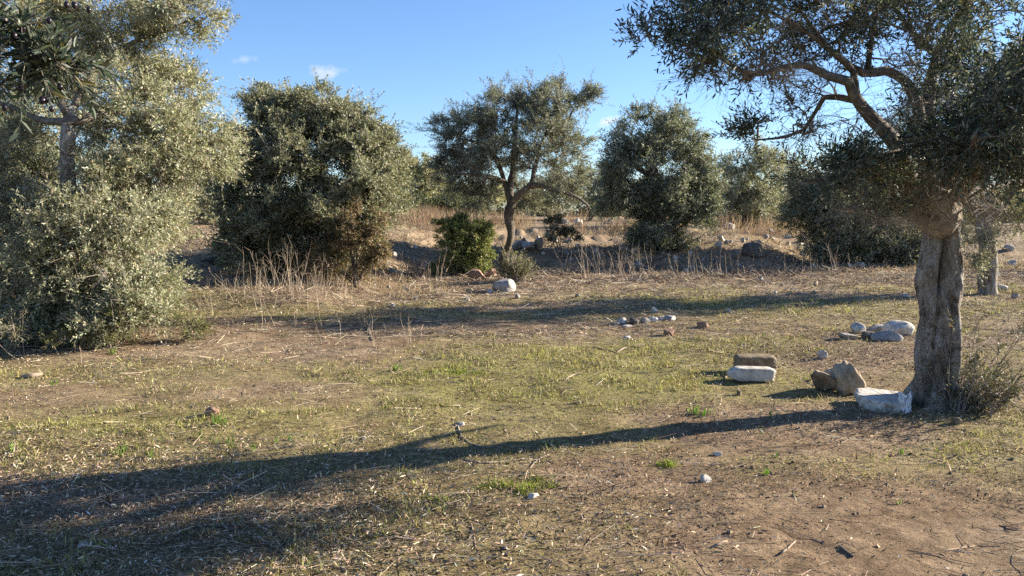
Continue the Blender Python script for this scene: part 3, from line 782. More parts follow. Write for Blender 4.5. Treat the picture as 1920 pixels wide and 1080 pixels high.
# wide dense olive left of the middle
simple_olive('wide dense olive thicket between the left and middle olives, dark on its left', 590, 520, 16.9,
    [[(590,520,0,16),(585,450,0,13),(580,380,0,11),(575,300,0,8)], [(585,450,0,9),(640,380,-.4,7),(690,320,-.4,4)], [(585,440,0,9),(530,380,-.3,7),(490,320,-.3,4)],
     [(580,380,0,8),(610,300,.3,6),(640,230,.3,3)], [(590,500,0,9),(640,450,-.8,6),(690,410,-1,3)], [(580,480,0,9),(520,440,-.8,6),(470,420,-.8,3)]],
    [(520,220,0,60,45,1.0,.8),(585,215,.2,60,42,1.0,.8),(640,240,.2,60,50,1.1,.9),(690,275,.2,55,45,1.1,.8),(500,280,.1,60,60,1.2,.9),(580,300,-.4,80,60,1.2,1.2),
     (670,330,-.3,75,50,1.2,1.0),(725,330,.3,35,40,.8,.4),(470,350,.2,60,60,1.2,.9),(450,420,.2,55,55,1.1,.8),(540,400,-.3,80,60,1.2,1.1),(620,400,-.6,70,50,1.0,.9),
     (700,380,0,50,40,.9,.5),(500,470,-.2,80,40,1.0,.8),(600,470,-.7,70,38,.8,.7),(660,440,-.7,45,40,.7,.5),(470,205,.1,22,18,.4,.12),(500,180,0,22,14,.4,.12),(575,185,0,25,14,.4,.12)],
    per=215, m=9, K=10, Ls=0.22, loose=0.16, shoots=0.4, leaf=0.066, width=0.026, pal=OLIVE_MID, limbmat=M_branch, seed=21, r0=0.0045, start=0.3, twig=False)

# olive hidden behind the left one
simple_olive('dark olive crowded behind the big left olive, showing through its gaps', 40, 545, 14.0,
    [[(40,545,0,12),(45,450,0,10),(50,350,0,8),(50,250,0,5)], [(45,430,0,7),(120,350,0,5),(180,290,0,3)], [(45,430,0,7),(-30,350,0,5),(-90,290,0,3)]],
    [(40,260,0,120,80,1.2,1.0),(130,330,0,90,70,1.1,.9),(-60,330,0,110,90,1.2,1.0),(30,170,0,100,60,1.0,.7),(60,420,0,130,70,1.1,1.0)],
    per=130, m=7, K=9, Ls=0.26, leaf=0.075, width=0.024, pal=OLIVE_COOL, seed=27, r0=0.004, start=0.3, twig=False)

# round olive right of the middle
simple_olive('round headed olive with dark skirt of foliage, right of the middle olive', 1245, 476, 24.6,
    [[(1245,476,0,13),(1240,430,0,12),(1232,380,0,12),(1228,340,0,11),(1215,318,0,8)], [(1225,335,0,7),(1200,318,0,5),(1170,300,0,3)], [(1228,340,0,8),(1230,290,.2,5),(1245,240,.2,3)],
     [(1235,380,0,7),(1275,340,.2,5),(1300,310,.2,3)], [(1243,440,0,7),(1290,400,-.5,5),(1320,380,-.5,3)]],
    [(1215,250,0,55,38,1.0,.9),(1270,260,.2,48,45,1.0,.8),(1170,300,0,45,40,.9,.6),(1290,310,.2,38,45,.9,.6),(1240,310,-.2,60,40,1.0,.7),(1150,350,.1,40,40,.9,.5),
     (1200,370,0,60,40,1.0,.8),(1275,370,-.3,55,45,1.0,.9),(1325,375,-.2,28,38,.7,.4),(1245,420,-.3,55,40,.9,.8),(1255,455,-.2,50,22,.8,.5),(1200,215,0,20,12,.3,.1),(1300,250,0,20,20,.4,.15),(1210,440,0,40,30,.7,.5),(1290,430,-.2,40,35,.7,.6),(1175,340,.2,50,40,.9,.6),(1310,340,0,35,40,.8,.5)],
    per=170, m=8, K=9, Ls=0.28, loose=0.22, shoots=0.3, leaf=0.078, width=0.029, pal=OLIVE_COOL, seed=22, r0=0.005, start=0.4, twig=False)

# dark low olive behind the rocks and the big trunk
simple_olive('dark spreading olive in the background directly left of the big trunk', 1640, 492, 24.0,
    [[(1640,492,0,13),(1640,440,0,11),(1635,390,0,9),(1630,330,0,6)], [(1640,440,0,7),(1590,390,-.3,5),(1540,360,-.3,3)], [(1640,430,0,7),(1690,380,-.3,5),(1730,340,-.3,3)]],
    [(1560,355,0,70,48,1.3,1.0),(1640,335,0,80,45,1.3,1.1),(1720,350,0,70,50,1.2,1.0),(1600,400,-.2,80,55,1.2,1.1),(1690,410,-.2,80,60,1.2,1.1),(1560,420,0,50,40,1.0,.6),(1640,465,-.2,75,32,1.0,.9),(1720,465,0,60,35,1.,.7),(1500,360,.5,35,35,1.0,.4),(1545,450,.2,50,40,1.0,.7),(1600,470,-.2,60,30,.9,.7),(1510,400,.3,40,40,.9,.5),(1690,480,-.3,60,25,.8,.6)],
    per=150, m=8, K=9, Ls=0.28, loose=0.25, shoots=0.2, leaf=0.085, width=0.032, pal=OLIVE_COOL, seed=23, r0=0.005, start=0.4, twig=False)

# olive further back between them
simple_olive('small upright olive farther back between the round olive and the dark spreading olive', 1400, 418, 36.0,
    [[(1400,418,0,8),(1400,380,0,7),(1402,340,0,5)], [(1400,380,0,5),(1370,340,0,3)], [(1400,380,0,5),(1440,330,0,3)]],
    [(1400,310,0,48,36,1.2,1.0),(1445,320,.3,35,40,1.1,.8),(1365,345,0,30,45,1.0,.7),(1410,370,-.3,55,38,1.2,1.0),(1370,390,0,30,25,1.0,.5),(1440,385,-.4,40,35,1.0,.7)],
    per=130, m=8, K=9, Ls=0.34, loose=0.28, leaf=0.10, width=0.036, pal=OLIVE, seed=24, r0=0.006, start=0.4, twig=False)

# second trunk behind the near olive
simple_olive('slender olive behind the big trunk at the right edge, pale trunk half hidden', 1852, 553, 14.9,
    [[(1852,553,0,17),(1855,500,0,15),(1850,450,0,14),(1845,390,0,12),(1840,330,0,9)], [(1848,420,0,9),(1800,350,.3,6),(1760,280,.4,3)], [(1848,420,0,9),(1910,350,0,7),(1970,280,0,4)],
     [(1840,340,0,8),(1830,240,.2,5),(1820,140,.2,3)], [(1840,350,0,7),(1880,260,-.2,5),(1900,180,-.2,3)]],
    [(1850,200,0,130,90,1.3,1.6),(1760,270,.3,80,70,1.0,.9),(1960,250,0,110,90,1.3,1.2),(1850,330,.2,110,60,1.1,1.0),(1930,380,.4,80,60,.9,.9),(1800,390,.4,55,40,.8,.4),(1860,110,0,110,60,1.1,.8),(1822,455,-.1,22,40,.4,.18),(1815,505,-.1,16,30,.3,.10)],
    per=125, m=7, K=10, Ls=0.24, leaf=0.062, width=0.017, pal=OLIVE, shoots=0.2, seed=25, r0=0.004, start=0.5, trunkmat=M_bark)

# ------------------------------------------------------------------ shrubs
def shrub(label, px0, py0, lobes_px, Y=None, name='shrub', cat='shrub', stems=10, pal=OLIVE, seed=1, per=120, group=None, stem_r=0.022, **kw):
    g = gnd(px0, py0) if Y is None else at(px0, py0, Y)
    Y = g[1]; base = np.array([g[0], g[1], tz(g[0], g[1]) - 0.02])
    rng = np.random.default_rng(seed)
    lobes = [(at(x, y, Y + d), (px(Y, rx), rY, px(Y, ry)), w) for x, y, d, rx, ry, rY, w in lobes_px]
    limbs = []
    for k in range(stems):
        c, r, w = lobes[k % len(lobes)]
        e = np.asarray(c) + rng.normal(size=3) * np.asarray(r) * 0.35
        limbs.append(([base + rng.normal(size=3) * [0.08, 0.08, 0], base * 0.5 + e * 0.5 + rng.normal(size=3) * 0.06, e], [stem_r, stem_r * 0.7, stem_r * 0.35]))
    return tree(name, label, cat, base, limbs, lobes, per=per, pal=pal, seed=seed, start=0.1, seg=6, group=group, partname='stem', **kw)
GREEN = [(0.20, 0.245, 0.06, 3), (0.29, 0.325, 0.09, 3), (0.40, 0.39, 0.14, 1.8), (0.10, 0.125, 0.035, 1.2), (0.30, 0.23, 0.12, 0.4)]
RUST = [(0.25, 0.165, 0.09, 3), (0.34, 0.24, 0.13, 2), (0.16, 0.14, 0.065, 2), (0.12, 0.125, 0.05, 1.5)]
PALE = [(0.38, 0.35, 0.19, 3), (0.46, 0.41, 0.26, 2), (0.27, 0.27, 0.13, 2), (0.32, 0.33, 0.10, 1)]
DARKG = [(0.08, 0.095, 0.045, 3), (0.12, 0.13, 0.065, 2), (0.17, 0.17, 0.09, 1)]
shrub('bright green rounded lentisk shrub left of the middle olive trunk', 868, 516, [(868,452,0,42,34,.5,1.6),(850,428,0,25,16,.3,.5),(888,430,0,26,18,.3,.6),(868,425,0,22,16,.3,.5),(865,490,0,44,26,.5,1.2),(898,480,-.1,20,28,.3,.6)],
      pal=GREEN, seed=41, per=150, m=10, K=10, Ls=0.12, loose=0.3, leaf=0.040, width=0.022, mat=M_shrub, r0=0.004)
shrub('reddish brown half dry shrub at the front of the dense olive thicket', 665, 522, [(650,430,0,38,40,.4,.8),(690,420,0,32,35,.4,.7),(660,480,0,50,32,.4,.9),(620,490,0,32,28,.4,.5),(705,470,0,22,35,.3,.4)], Y=15.5,
      pal=RUST, seed=42, per=95, m=5, K=8, Ls=0.16, leaf=0.06, width=0.022, r0=0.004)
shrub('dark leafy shrub under the dense olive thicket, left of the reddish shrub', 560, 520, [(570,400,0,50,40,.5,.9),(540,450,0,50,35,.5,.8),(590,460,0,40,40,.4,.7)], Y=15.8,
      pal=DARKG, seed=43, per=100, m=5, K=9, Ls=0.18, leaf=0.06, width=0.024, r0=0.004)
shrub('small dark shrub leaning on the bank between the middle and round olives', 1055, 462, [(1035,418,0,14,14,.3,.5),(1045,440,0,18,14,.3,.6),(1068,448,0,16,14,.3,.6)], Y=23.0,
      pal=DARKG, seed=44, per=70, m=3, K=7, stem_r=0.012, bare=([(at(1050, 440, 23.0), (0.55, 0.3, 0.35), 1.0)], 40), Ls=0.16, leaf=0.07, width=0.03, r0=0.005)
shrub('straggly shrub with yellow green sprigs at the foot of the left olive', 195, 645, [(190,600,0,60,38,.5,.8),(150,620,0,45,22,.4,.4),(235,590,0,40,36,.4,.6)], Y=9.0,
      pal=[(0.13, 0.15, 0.035, 2), (0.20, 0.18, 0.07, 2), (0.10, 0.10, 0.04, 1)], seed=45, per=80, stem_r=0.008, m=4, K=8, Ls=0.13, leaf=0.04, width=0.012, r0=0.0025)
shrub('small green tuft shrub at right of the left olive near the shadow', 352, 640, [(352,605,0,26,28,.2,1.0)], pal=[(0.16, 0.18, 0.05, 2), (0.24, 0.22, 0.10, 2)], seed=46, per=60, stem_r=0.005, m=4, K=8, Ls=0.13, leaf=0.04, width=0.010, r0=0.0025)
shrub('thin pale seedling shrub with curling stems at the far left edge', 30, 672, [(35,600,0,45,35,.25,1.0)], pal=[(0.25, 0.24, 0.14, 2), (0.15, 0.15, 0.08, 1)], seed=47, per=30, stem_r=0.006, stems=5, m=3, K=8, Ls=0.13, leaf=0.045, width=0.010, r0=0.003)
bgb = [('pale yellowish bare-twigged bush behind the gap left of the middle olive', 790, 395, [(780,340,0,50,35,1.5,1.0),(815,350,0,35,30,1.5,.7),(765,310,0,25,20,1.,.4)], 40, PALE),
       ('pale willow-like bush in the background left of the middle olive trunk', 905, 398, [(900,370,0,45,25,1.5,1.0)], 42, PALE),
       ('grey green bush in the background just right of the middle olive trunk', 1035, 398, [(1030,365,0,45,28,1.5,1.0),(1000,375,0,30,22,1.5,.6)], 46, OLIVE),
       ('dark green bush in the background left of the round olive', 1105, 398, [(1100,355,0,50,38,1.5,1.0),(1135,370,0,30,30,1.5,.6)], 44, OLIVE_COOL),
       ('low dark hedge bush far behind the reeds left of the middle', 780, 398, [(730,395,0,40,16,1.5,.8),(800,392,0,50,14,1.5,.9),(860,390,0,40,16,1.5,.8)], 37, DARKG),
       ('grey green bush in the background right of the round olive', 1345, 400, [(1335,375,0,30,24,1.5,1.0)], 42, OLIVE),
       ('far dark bush in the background behind the small upright olive', 1490, 405, [(1490,360,0,40,45,1.5,1.0),(1460,380,0,40,30,1.5,.8),(1530,375,0,40,35,1.5,.8)], 46, OLIVE_COOL),
       ('far pale bush at the right edge of the picture behind the slender olive', 1900, 420, [(1900,395,0,45,25,1.5,1.0),(1960,390,0,60,35,1.5,1.0)], 44, PALE),
       ('far grey green bush behind the left olive and the thicket', 420, 420, [(430,310,0,40,60,1.5,1.0),(400,370,0,50,50,1.5,1.0),(340,340,0,70,70,1.5,1.0)], 30, OLIVE)]
for k, (lb, bx, by, lo, Y, pal) in enumerate(bgb):
    shrub(lb, bx, by, lo, Y=Y, pal=pal, seed=60 + k, per=150, m=8, K=8, Ls=0.35, loose=0.3, leaf=0.13, width=0.048, r0=0.009, twig=False, name='background_bush', cat='bush')

# a row of far bushes that closes the view
rngf = np.random.default_rng(99)
hedge_count = {}
NTH = ['first', 'second', 'third', 'fourth', 'fifth', 'sixth', 'seventh', 'eighth', 'ninth', 'tenth', 'eleventh']
for k, fx in enumerate(np.linspace(-300, 2250, 24)):
    Y = 56 + 16 * rngf.random()
    top = 366 - 26 * rngf.random()
    pal = [OLIVE, OLIVE_COOL, DARKG, PALE][int(rngf.integers(0, 4))]
    side = 'behind the left olive' if fx < 420 else ('behind the middle olive' if fx < 1150 else 'behind the trees on the right')
    hedge_count[side] = hedge_count.get(side, 0) + 1
    shrub('far hedge row bush ' + side + ', ' + NTH[hedge_count[side] - 1] + ' from the left', fx, 405, [(fx - 30, top + 24, 0, 55, 24, 2.0, 0.8), (fx + 35, top + 32, 0, 60, 22, 2.0, 0.8), (fx, top + 50, -.5, 90, 18, 2.0, 0.9)],
          Y=Y, pal=pal, seed=120 + k, per=60, m=5, K=6, Ls=0.5, leaf=0.27, width=0.11, r0=0.012, twig=False, stems=4, name='background_bush', cat='bush', group='far bushes of the hedge row ' + side)

# ------------------------------------------------------------------ rocks
def ico(sub):
    bm = bmesh.new(); bmesh.ops.create_icosphere(bm, subdivisions=sub, radius=1)
    P = np.array([v.co[:] for v in bm.verts]); Fs = np.array([[v.index for v in f.verts] for f in bm.faces]); bm.free()
    return P, Fs
ICO = {k: ico(k) for k in (2, 3, 4)}
M_white = noisy_material('white_stone', [(0.32, (0.24, 0.205, 0.165)), (0.46, (0.42, 0.38, 0.33)), (0.64, (0.58, 0.55, 0.50))], 11, 0.85, 0.45, 40, 0.012, 10, spots=[(14.0, 0.66, (0.34, 0.27, 0.20))])
M_grey = noisy_material('grey_stone', [(0.30, (0.17, 0.155, 0.14)), (0.5, (0.30, 0.275, 0.25)), (0.7, (0.44, 0.41, 0.375))], 10, 0.9, 0.6, 34, 0.015, 10)
M_brown = noisy_material('brown_stone', [(0.30, (0.085, 0.06, 0.04)), (0.5, (0.19, 0.14, 0.09)), (0.68, (0.33, 0.26, 0.18))], 11, 0.92, 0.7, 34, 0.015, 10)
M_tan = noisy_material('tan_stone', [(0.30, (0.21, 0.16, 0.105)), (0.5, (0.34, 0.275, 0.19)), (0.7, (0.47, 0.40, 0.295))], 8, 0.9, 0.7, 30, 0.015, 10, spots=[(9.0, 0.64, (0.50, 0.46, 0.38))])
M_red = noisy_material('reddish_stone', [(0.30, (0.14, 0.08, 0.055)), (0.5, (0.26, 0.155, 0.105)), (0.7, (0.38, 0.26, 0.19))], 12, 0.9, 0.5, 36, 0.012, 8)
M_dark = noisy_material('dark_stone', [(0.30, (0.06, 0.05, 0.04)), (0.5, (0.12, 0.10, 0.085)), (0.7, (0.22, 0.195, 0.17))], 9, 0.9, 0.7, 30, 0.015, 10)
M_char = noisy_material('charred_wood', [(0.30, (0.015, 0.013, 0.012)), (0.6, (0.05, 0.042, 0.036)), (0.75, (0.12, 0.10, 0.085))], 12, 0.9, 0.8, 30, 0.02, 8)
def rock_shape(dim, seed, n=3.0, planes=12, cut=0.66, rough=0.22, sub=4, folds=0.0):
    P, Fs = ICO[sub]
    rng = np.random.default_rng(seed)
    r = (np.abs(P) ** n).sum(1) ** (-1.0 / n)
    V = P * r[:, None]
    V = V * (1 + rough * 2 * (fbm(P[:, 0] * 1.7, P[:, 1] * 1.7, P[:, 2] * 1.7, seed, 4) - 0.5))[:, None]
    for k in range(planes):
        nn = unit(rng.normal(size=3)); d = V @ nn; m = cut * d.max() * (0.9 + 0.25 * rng.random())
        over = np.maximum(d - m, 0); V = V - over[:, None] * nn[None] * 0.93
    if folds:
        w = fbm(P[:, 0] * 2, P[:, 1] * 2, P[:, 2] * 2, seed + 5, 3) * 7
        V = V * (1 - folds * (0.5 + 0.5 * np.sin(9 * P[:, 0] + 6 * P[:, 2] + w)) ** 1.5)[:, None]
    V = V * (1 + 0.035 * 2 * (fbm(P[:, 0] * 8, P[:, 1] * 8, P[:, 2] * 8, seed + 2, 3) - 0.5))[:, None]
    return V * np.asarray(dim) * 0.5, Fs
def rot(V, rz, tilt=0.0, ty=0.0):
    c, s_ = math.cos(rz), math.sin(rz)
    ct, st = math.cos(tilt), math.sin(tilt); cy, sy = math.cos(ty), math.sin(ty)
    V = V @ np.array([[1, 0, 0], [0, ct, -st], [0, st, ct]]).T
    V = V @ np.array([[cy, 0, sy], [0, 1, 0], [-sy, 0, cy]]).T
    return V @ np.array([[c, -s_, 0], [s_, c, 0], [0, 0, 1]]).T
def rock(name, label, x, y, w, h, mat, seed, d=None, n=2.6, rz=None, tilt=0.0, ty=0.0, sink=0.38, cat='stone', group=None, smooth=False, **kw):
    """x,y: photo pixel of its foot; w,h: its width and height in photo pixels"""
    g = gnd(x, y); k = g[1] / F
    W, H = w * k, h * k
    D = (d * k) if d else W * 0.75
    V, Fs = rock_shape((W, D, H * (1 + sink)), seed, n, **kw)
    if rz is None: rz = seed * 1.7; ty = ty + 0.12 * math.sin(seed * 2.3); tilt = tilt + 0.12 * math.cos(seed * 3.1)
    V = rot(V, rz, tilt, ty)
    V[:, 2] *= H * (1 + sink) / (V[:, 2].max() - V[:, 2].min())
    V[:, 2] -= V[:, 2].min() + H * sink
    g = g + np.array([0, D * 0.4, 0]); g[2] = tz(g[0], g[1])
    o = mesh_np(name, V, Fs, mat, smooth=smooth); o.location = g
    return tag(o, label, cat, group)
rock('stone_block', 'brown rectangular stone block lying behind the white block', 1420, 702, 76, 36, M_brown, 3, d=44, n=7, rz=-0.05, planes=3, cut=0.93, rough=0.06, sub=4, sink=0.1)
def white_block():
    g = gnd(1412, 719); k = g[1] / F
    P, Fs = ICO[4]
    nexp = 14.0
    V = P * ((np.abs(P) ** nexp).sum(1) ** (-1 / nexp))[:, None]
    V = V * (1 + 0.16 * (fbm(P[:, 0] * 3, P[:, 1] * 3, P[:, 2] * 3, 5, 5) - 0.5))[:, None]
    t = S((-V[:, 0] - 0.66) / 0.34)                         # the left end runs to a broken point
    V[:, 1] *= 1 - 0.45 * t; V[:, 2] *= 1 - 0.55 * t
    V[:, 2] -= 0.10 * t
    cr = np.exp(-((V[:, 0] + 0.66 + 0.05 * V[:, 2]) / 0.022) ** 2)      # crack across it
    V[:, 1] *= 1 - 0.14 * cr; V[:, 2] *= 1 - 0.14 * cr
    V = rot(V * np.array([84 * k, 0.20, 25 * k]) * 0.5, 0.04, -0.05, 0.03)
    V[:, 2] -= V[:, 2].min() + 0.012
    o = mesh_np('stone_block', V, Fs, M_white, smooth=True); o.location = (g[0], g[1] + 0.09, tz(g[0], g[1] + 0.09))
    tag(o, 'white cut stone block with a broken left end, in front of the brown block', 'stone')
white_block()
rock('boulder', 'dark brown rounded boulder left of the wrinkled pale boulder', 1550, 738, 76, 42, M_brown, 9, d=60, rz=0.9, ty=0.3, n=2.3, planes=12, cut=0.62, rough=0.24, sub=4, sink=0.2, smooth=True)
rock('boulder', 'pale tan wrinkled boulder leaning against the dark boulder near the trunk', 1597, 743, 66, 62, M_tan, 13, d=52, rz=-0.3, tilt=-0.15, ty=0.25, rough=0.15, planes=7, sub=4, folds=0.17, sink=0.15, smooth=True)
rock('stone', 'grey flat stone showing behind the dark boulder', 1572, 716, 50, 26, M_grey, 15, d=40, sub=4, sink=0.2)
rock('stone', 'small reddish stone showing behind the wrinkled boulder', 1606, 718, 36, 24, M_red, 17, d=30, sub=4, sink=0.2)
def slab():
    g = gnd(1668, 772); k = g[1] / F
    ol = np.array([(-54, -6), (-40, -26), (-16, -34), (18, -30), (40, -26), (56, -20), (46, 2), (24, 14), (8, 20), (-8, 18), (-26, 16), (-46, 12)], float)
    ol[:, 1] = -ol[:, 1] * 2.3
    ol = ol * k * 0.92
    q = catmull(np.vstack([ol, ol[:1]]), 0.010)[:-1]
    rng = np.random.default_rng(2); m = len(q)
    rings = []
    for j, (zz, sc) in enumerate([(-0.03, 0.84), (0.015, 0.95), (0.05, 1.0), (0.078, 1.0), (0.092, 0.98), (0.097, 0.93), (0.099, 0.5)]):
        nz_ = 0.075 * (fbm(q[:, 0] * 26, q[:, 1] * 26, zz * 40, 3, 3) - 0.5) * (j < 5) + 0.012 * (fbm(q[:, 0] * 80, q[:, 1] * 80, zz * 90, 8, 2) - 0.5) * (j < 5)
        rad = unit(q)
        rings.append(np.hstack([q * sc + rad * nz_[:, None], np.full((m, 1), zz) + 0.012 * (fbm(q[:, 0] * 12, q[:, 1] * 12, j * 1.0, 6, 2) - 0.5)[:, None]]))
    V = np.vstack(rings + [np.array([[0, 0, 0.099]])])
    fs = []
    for j in range(len(rings) - 1):
        a = np.arange(m) + j * m; b = (np.arange(m) + 1) % m + j * m
        fs.append(np.stack([a, b, b + m, a + m], -1))
    a = np.arange(m) + (len(rings) - 1) * m; b = (np.arange(m) + 1) % m + (len(rings) - 1) * m
    V = rot(V, 0.0, 0.05, 0.04)
    o = mesh_np('stone_slab', V[:, :], [np.vstack(fs), np.stack([a, b, np.full(m, len(V) - 1)], -1)], M_white)
    o.location = (g[0], g[1] + 0.06, tz(g[0], g[1]) - 0.005)
    tag(o, 'white broken marble slab lying at the left foot of the big olive trunk', 'stone slab')
    # a crumpled white scrap caught on its broken front edge
    u, v = np.meshgrid(np.linspace(0, 1, 22), np.linspace(0, 1, 26), indexing='ij')
    w = fbm(u * 5, v * 6, 0, 4, 4) - 0.5; w2 = fbm(u * 5, v * 6, 3, 9, 4) - 0.5
    X = (u - 0.5) * 0.115 * (1 - 0.45 * v) + w2 * 0.05; Yv = -0.03 - 0.05 * v + w * 0.09; Z = 0.135 - 0.135 * v ** 1.2 + w2 * 0.05 + 0.015 * np.sin(u * 9)
    V = np.stack([X, Yv, Z], -1).reshape(-1, 3)
    i, j = np.meshgrid(np.arange(21), np.arange(25), indexing='ij'); a = i * 26 + j
    mw = noisy_material('white_plastic', [(0.3, (0.66, 0.66, 0.66)), (0.7, (0.80, 0.80, 0.79))], 12, 0.5, 0.2, 40, 0.004)
    o = mesh_np('plastic_scrap', V, np.stack([a, a + 26, a + 27, a + 1], -1).reshape(-1, 4), mw)
    md = o.modifiers.new('thickness', 'SOLIDIFY'); md.thickness = 0.002
    c = at(1692, 770, g[1] - 0.06); o.location = (c[0], g[1] - 0.045, tz(c[0], g[1] - 0.05) + 0.015)
    tag(o, 'crumpled white scrap hanging over the front edge of the marble slab', 'scrap')
slab()
P5 = 'in the rock pile left of the trunk'
rock('stone', 'rounded white boulder, largest ' + P5, 1692, 632, 58, 27, M_white, 27, d=46, rz=0.3, ty=0.08, planes=9, cut=0.70, rough=0.18, sub=4, smooth=True)
rock('stone', 'flat pinkish grey stone at the front ' + P5, 1668, 641, 56, 20, M_grey, 22, d=36, ty=-0.1, sub=4, smooth=True)
rock('stone', 'pale pointed stone at the left ' + P5, 1612, 627, 42, 19, M_white, 23, d=36, sub=3)
rock('stone', 'dark stone at the far left end ' + P5, 1596, 638, 40, 13, M_grey, 24, d=30, sub=3)
rock('stone', 'small dark stone in the middle ' + P5, 1638, 636, 36, 15, M_dark, 25, d=30, sub=3)
rock('stone', 'flat grey stone between the two white ones ' + P5, 1650, 622, 44, 12, M_grey, 28, d=34, sub=3)
rock('stone', 'single small pale stone standing on the litter between boulders and rock pile', 1546, 674, 22, 17, M_white, 26, sub=3)
W5 = 'in the stone heap in the long shadow'
for lb, x, y, w, h, mt, sd in [('white rounded stone ', 1167, 607, 20, 17, M_white, 31), ('flat white stone at left end ', 1153, 609, 20, 7, M_white, 32), ('small white stone at the front ', 1176, 615, 18, 7, M_white, 33),
        ('dark stone in the middle ', 1192, 608, 26, 16, M_dark, 34), ('grey stone right of the dark one ', 1212, 606, 18, 15, M_grey, 35), ('flat white stone on the right ', 1224, 604, 26, 14, M_white, 36),
        ('small white stone right of the flat one ', 1240, 602, 22, 10, M_white, 37), ('grey stone at the right end ', 1258, 602, 30, 12, M_grey, 38)]:
    rock('stone', lb + W5, x, y, w * 1.2, h * 0.7, mt, sd, sub=3)
rock('stone', 'red brown flat rock just in front of the long shadow', 1256, 630, 32, 13, M_red, 41, sub=3)
rock('stone', 'small red brown block at the edge of the long shadow', 1320, 615, 24, 11, M_red, 42, n=5, sub=3)
rock('stone', 'pale stone fragment in front of the stone heap in the shadow', 1178, 637, 22, 8, M_white, 43, sub=3)
rock('stone', 'flat pale stone beside the forked twig in the middle foreground', 863, 799, 27, 8, M_grey, 44, sub=3)
rock('stone', 'flat white stone beside the bright green moss in the foreground', 999, 939, 28, 11, M_white, 45, sub=4, smooth=True)
rock('stone', 'small white pebble at the left of the tree shadow', 681, 824, 14, 6, M_white, 46, sub=3)
rock('stone', 'pale stone half buried in bare soil in the right foreground', 1326, 906, 32, 10, M_white, 47, sub=4)
rock('stone', 'flat pale stone just below the trunk shadow', 1345, 858, 20, 7, M_white, 48, sub=3)
rock('stone', 'flat white stone in the crown shadow at bottom left', 152, 1029, 28, 7, M_white, 49, sub=3)
rock('stone', 'reddish stone beside the green shoots on the left', 392, 781, 32, 14, M_red, 50, sub=3)
rock('stone', 'flat grey stone right of the suckers of the big olive', 1866, 744, 32, 8, M_grey, 51, sub=3)
rock('stone', 'brown stone right below the foot of the big olive', 1798, 798, 28, 12, M_brown, 52, sub=3)
rock('stone', 'small pointed brown stone in front of the white block', 1387, 742, 13, 13, M_brown, 53, sub=3)
rock('boulder', 'round grey boulder on the ground in front of the middle olive', 945, 549, 42, 25, M_grey, 57, d=40, n=2.6, planes=8, cut=0.76, rough=0.15, sub=4, smooth=True)
rock('boulder', 'reddish boulder under the bright green shrub', 893, 525, 42, 18, M_red, 55, sub=4)
rock('boulder', 'second reddish boulder right of the green shrub, close to the olive', 920, 520, 26, 16, M_red, 56, sub=4)
for lb, x, y, w, h, sd in [('pale blue grey rock left ', 972, 470, 28, 14, 61), ('large flat rock at the bottom ', 990, 476, 36, 14, 62), ('rounded pale rock at the right ', 1010, 469, 24, 16, 63), ('upper dark rock ', 985, 460, 26, 12, 64)]:
    rock('stone', lb + 'of the group on the bank behind the middle olive', x, y, w, h, M_dark if sd == 64 else M_grey, sd, sub=3)
rock('boulder', 'dark rounded boulder in the shade right of the round olive', 1414, 484, 50, 24, M_dark, 65, n=2.4, planes=6, cut=0.82, sub=4, smooth=True)
rock('stone', 'lower pale stone of the small cairn before the dark spreading olive', 1616, 501, 22, 10, M_white, 66, sub=3)
rock('stone', 'small pale stone near the cairn before the dark spreading olive', 1596, 503, 14, 8, M_white, 67, sub=3)
FS, RS = 'far pale stone on the sunny rise', 'grey stone on the slope at the right edge'
stone_rows = [(FS, x, y, w, h) for x, y, w, h in [(1058, 420, 26, 12), (1084, 422, 24, 12), (1142, 420, 22, 11), (1166, 421, 16, 14), (1370, 432, 26, 10), (1400, 440, 22, 9), (1480, 448, 26, 10), (1510, 452, 24, 9), (1445, 440, 20, 8)]] + [(RS, x, y, w, h) for x, y, w, h in [(1700, 560, 20, 8), (1880, 545, 26, 12), (1905, 560, 18, 9), (1870, 520, 30, 14), (1900, 500, 24, 12), (1895, 470, 28, 12)]]
ORD = ['first', 'second', 'third', 'fourth', 'fifth', 'sixth', 'seventh', 'eighth', 'ninth']
for k, (lb, x, y, w, h) in enumerate(sorted(stone_rows)):
    rock('stone', lb + ', ' + ORD[k if k < 9 else k - 9] + ' from the left', x, y, w, h, M_white if k % 2 else M_grey, 70 + k, sub=3, group='far stones on the sunny rise' if lb == FS else 'stones at the right edge')
rs = np.random.default_rng(71)
ONES = ['', 'first', 'second', 'third', 'fourth', 'fifth', 'sixth', 'seventh', 'eighth', 'ninth', 'tenth', 'eleventh', 'twelfth', 'thirteenth', 'fourteenth', 'fifteenth', 'sixteenth', 'seventeenth', 'eighteenth', 'nineteenth']
def nth(i): return ONES[i] if i < 20 else ('twentieth' if i == 20 else ('twenty-' + ONES[i - 20] if i < 30 else 'thirtieth'))
def stone_field(n, xr, yr, wfun, flat, kinds, where, seed0):
    """small loose stones, told apart by colour and by their order from the left"""
    spots = [(rs.uniform(*xr), rs.uniform(*yr), wfun(), k % len(kinds), k) for k in range(n)]
    for ci, (cname, mt) in enumerate(kinds):
        for i, (x, y, w, _, k) in enumerate(sorted(t for t in spots if t[3] == ci)):
            rock('stone', 'small %s stone %s, %s from the left' % (cname, where, nth(i + 1)), x, y, w, w * flat, mt, seed0 + k, sub=2, group='small %s stones %s' % (cname, where))
stone_field(34, (700, 1560), (505, 590), lambda: rs.uniform(8, 17), 0.55, [('white', M_white), ('grey', M_grey), ('tan', M_tan)], 'in the dry straw between the long shadows', 200)
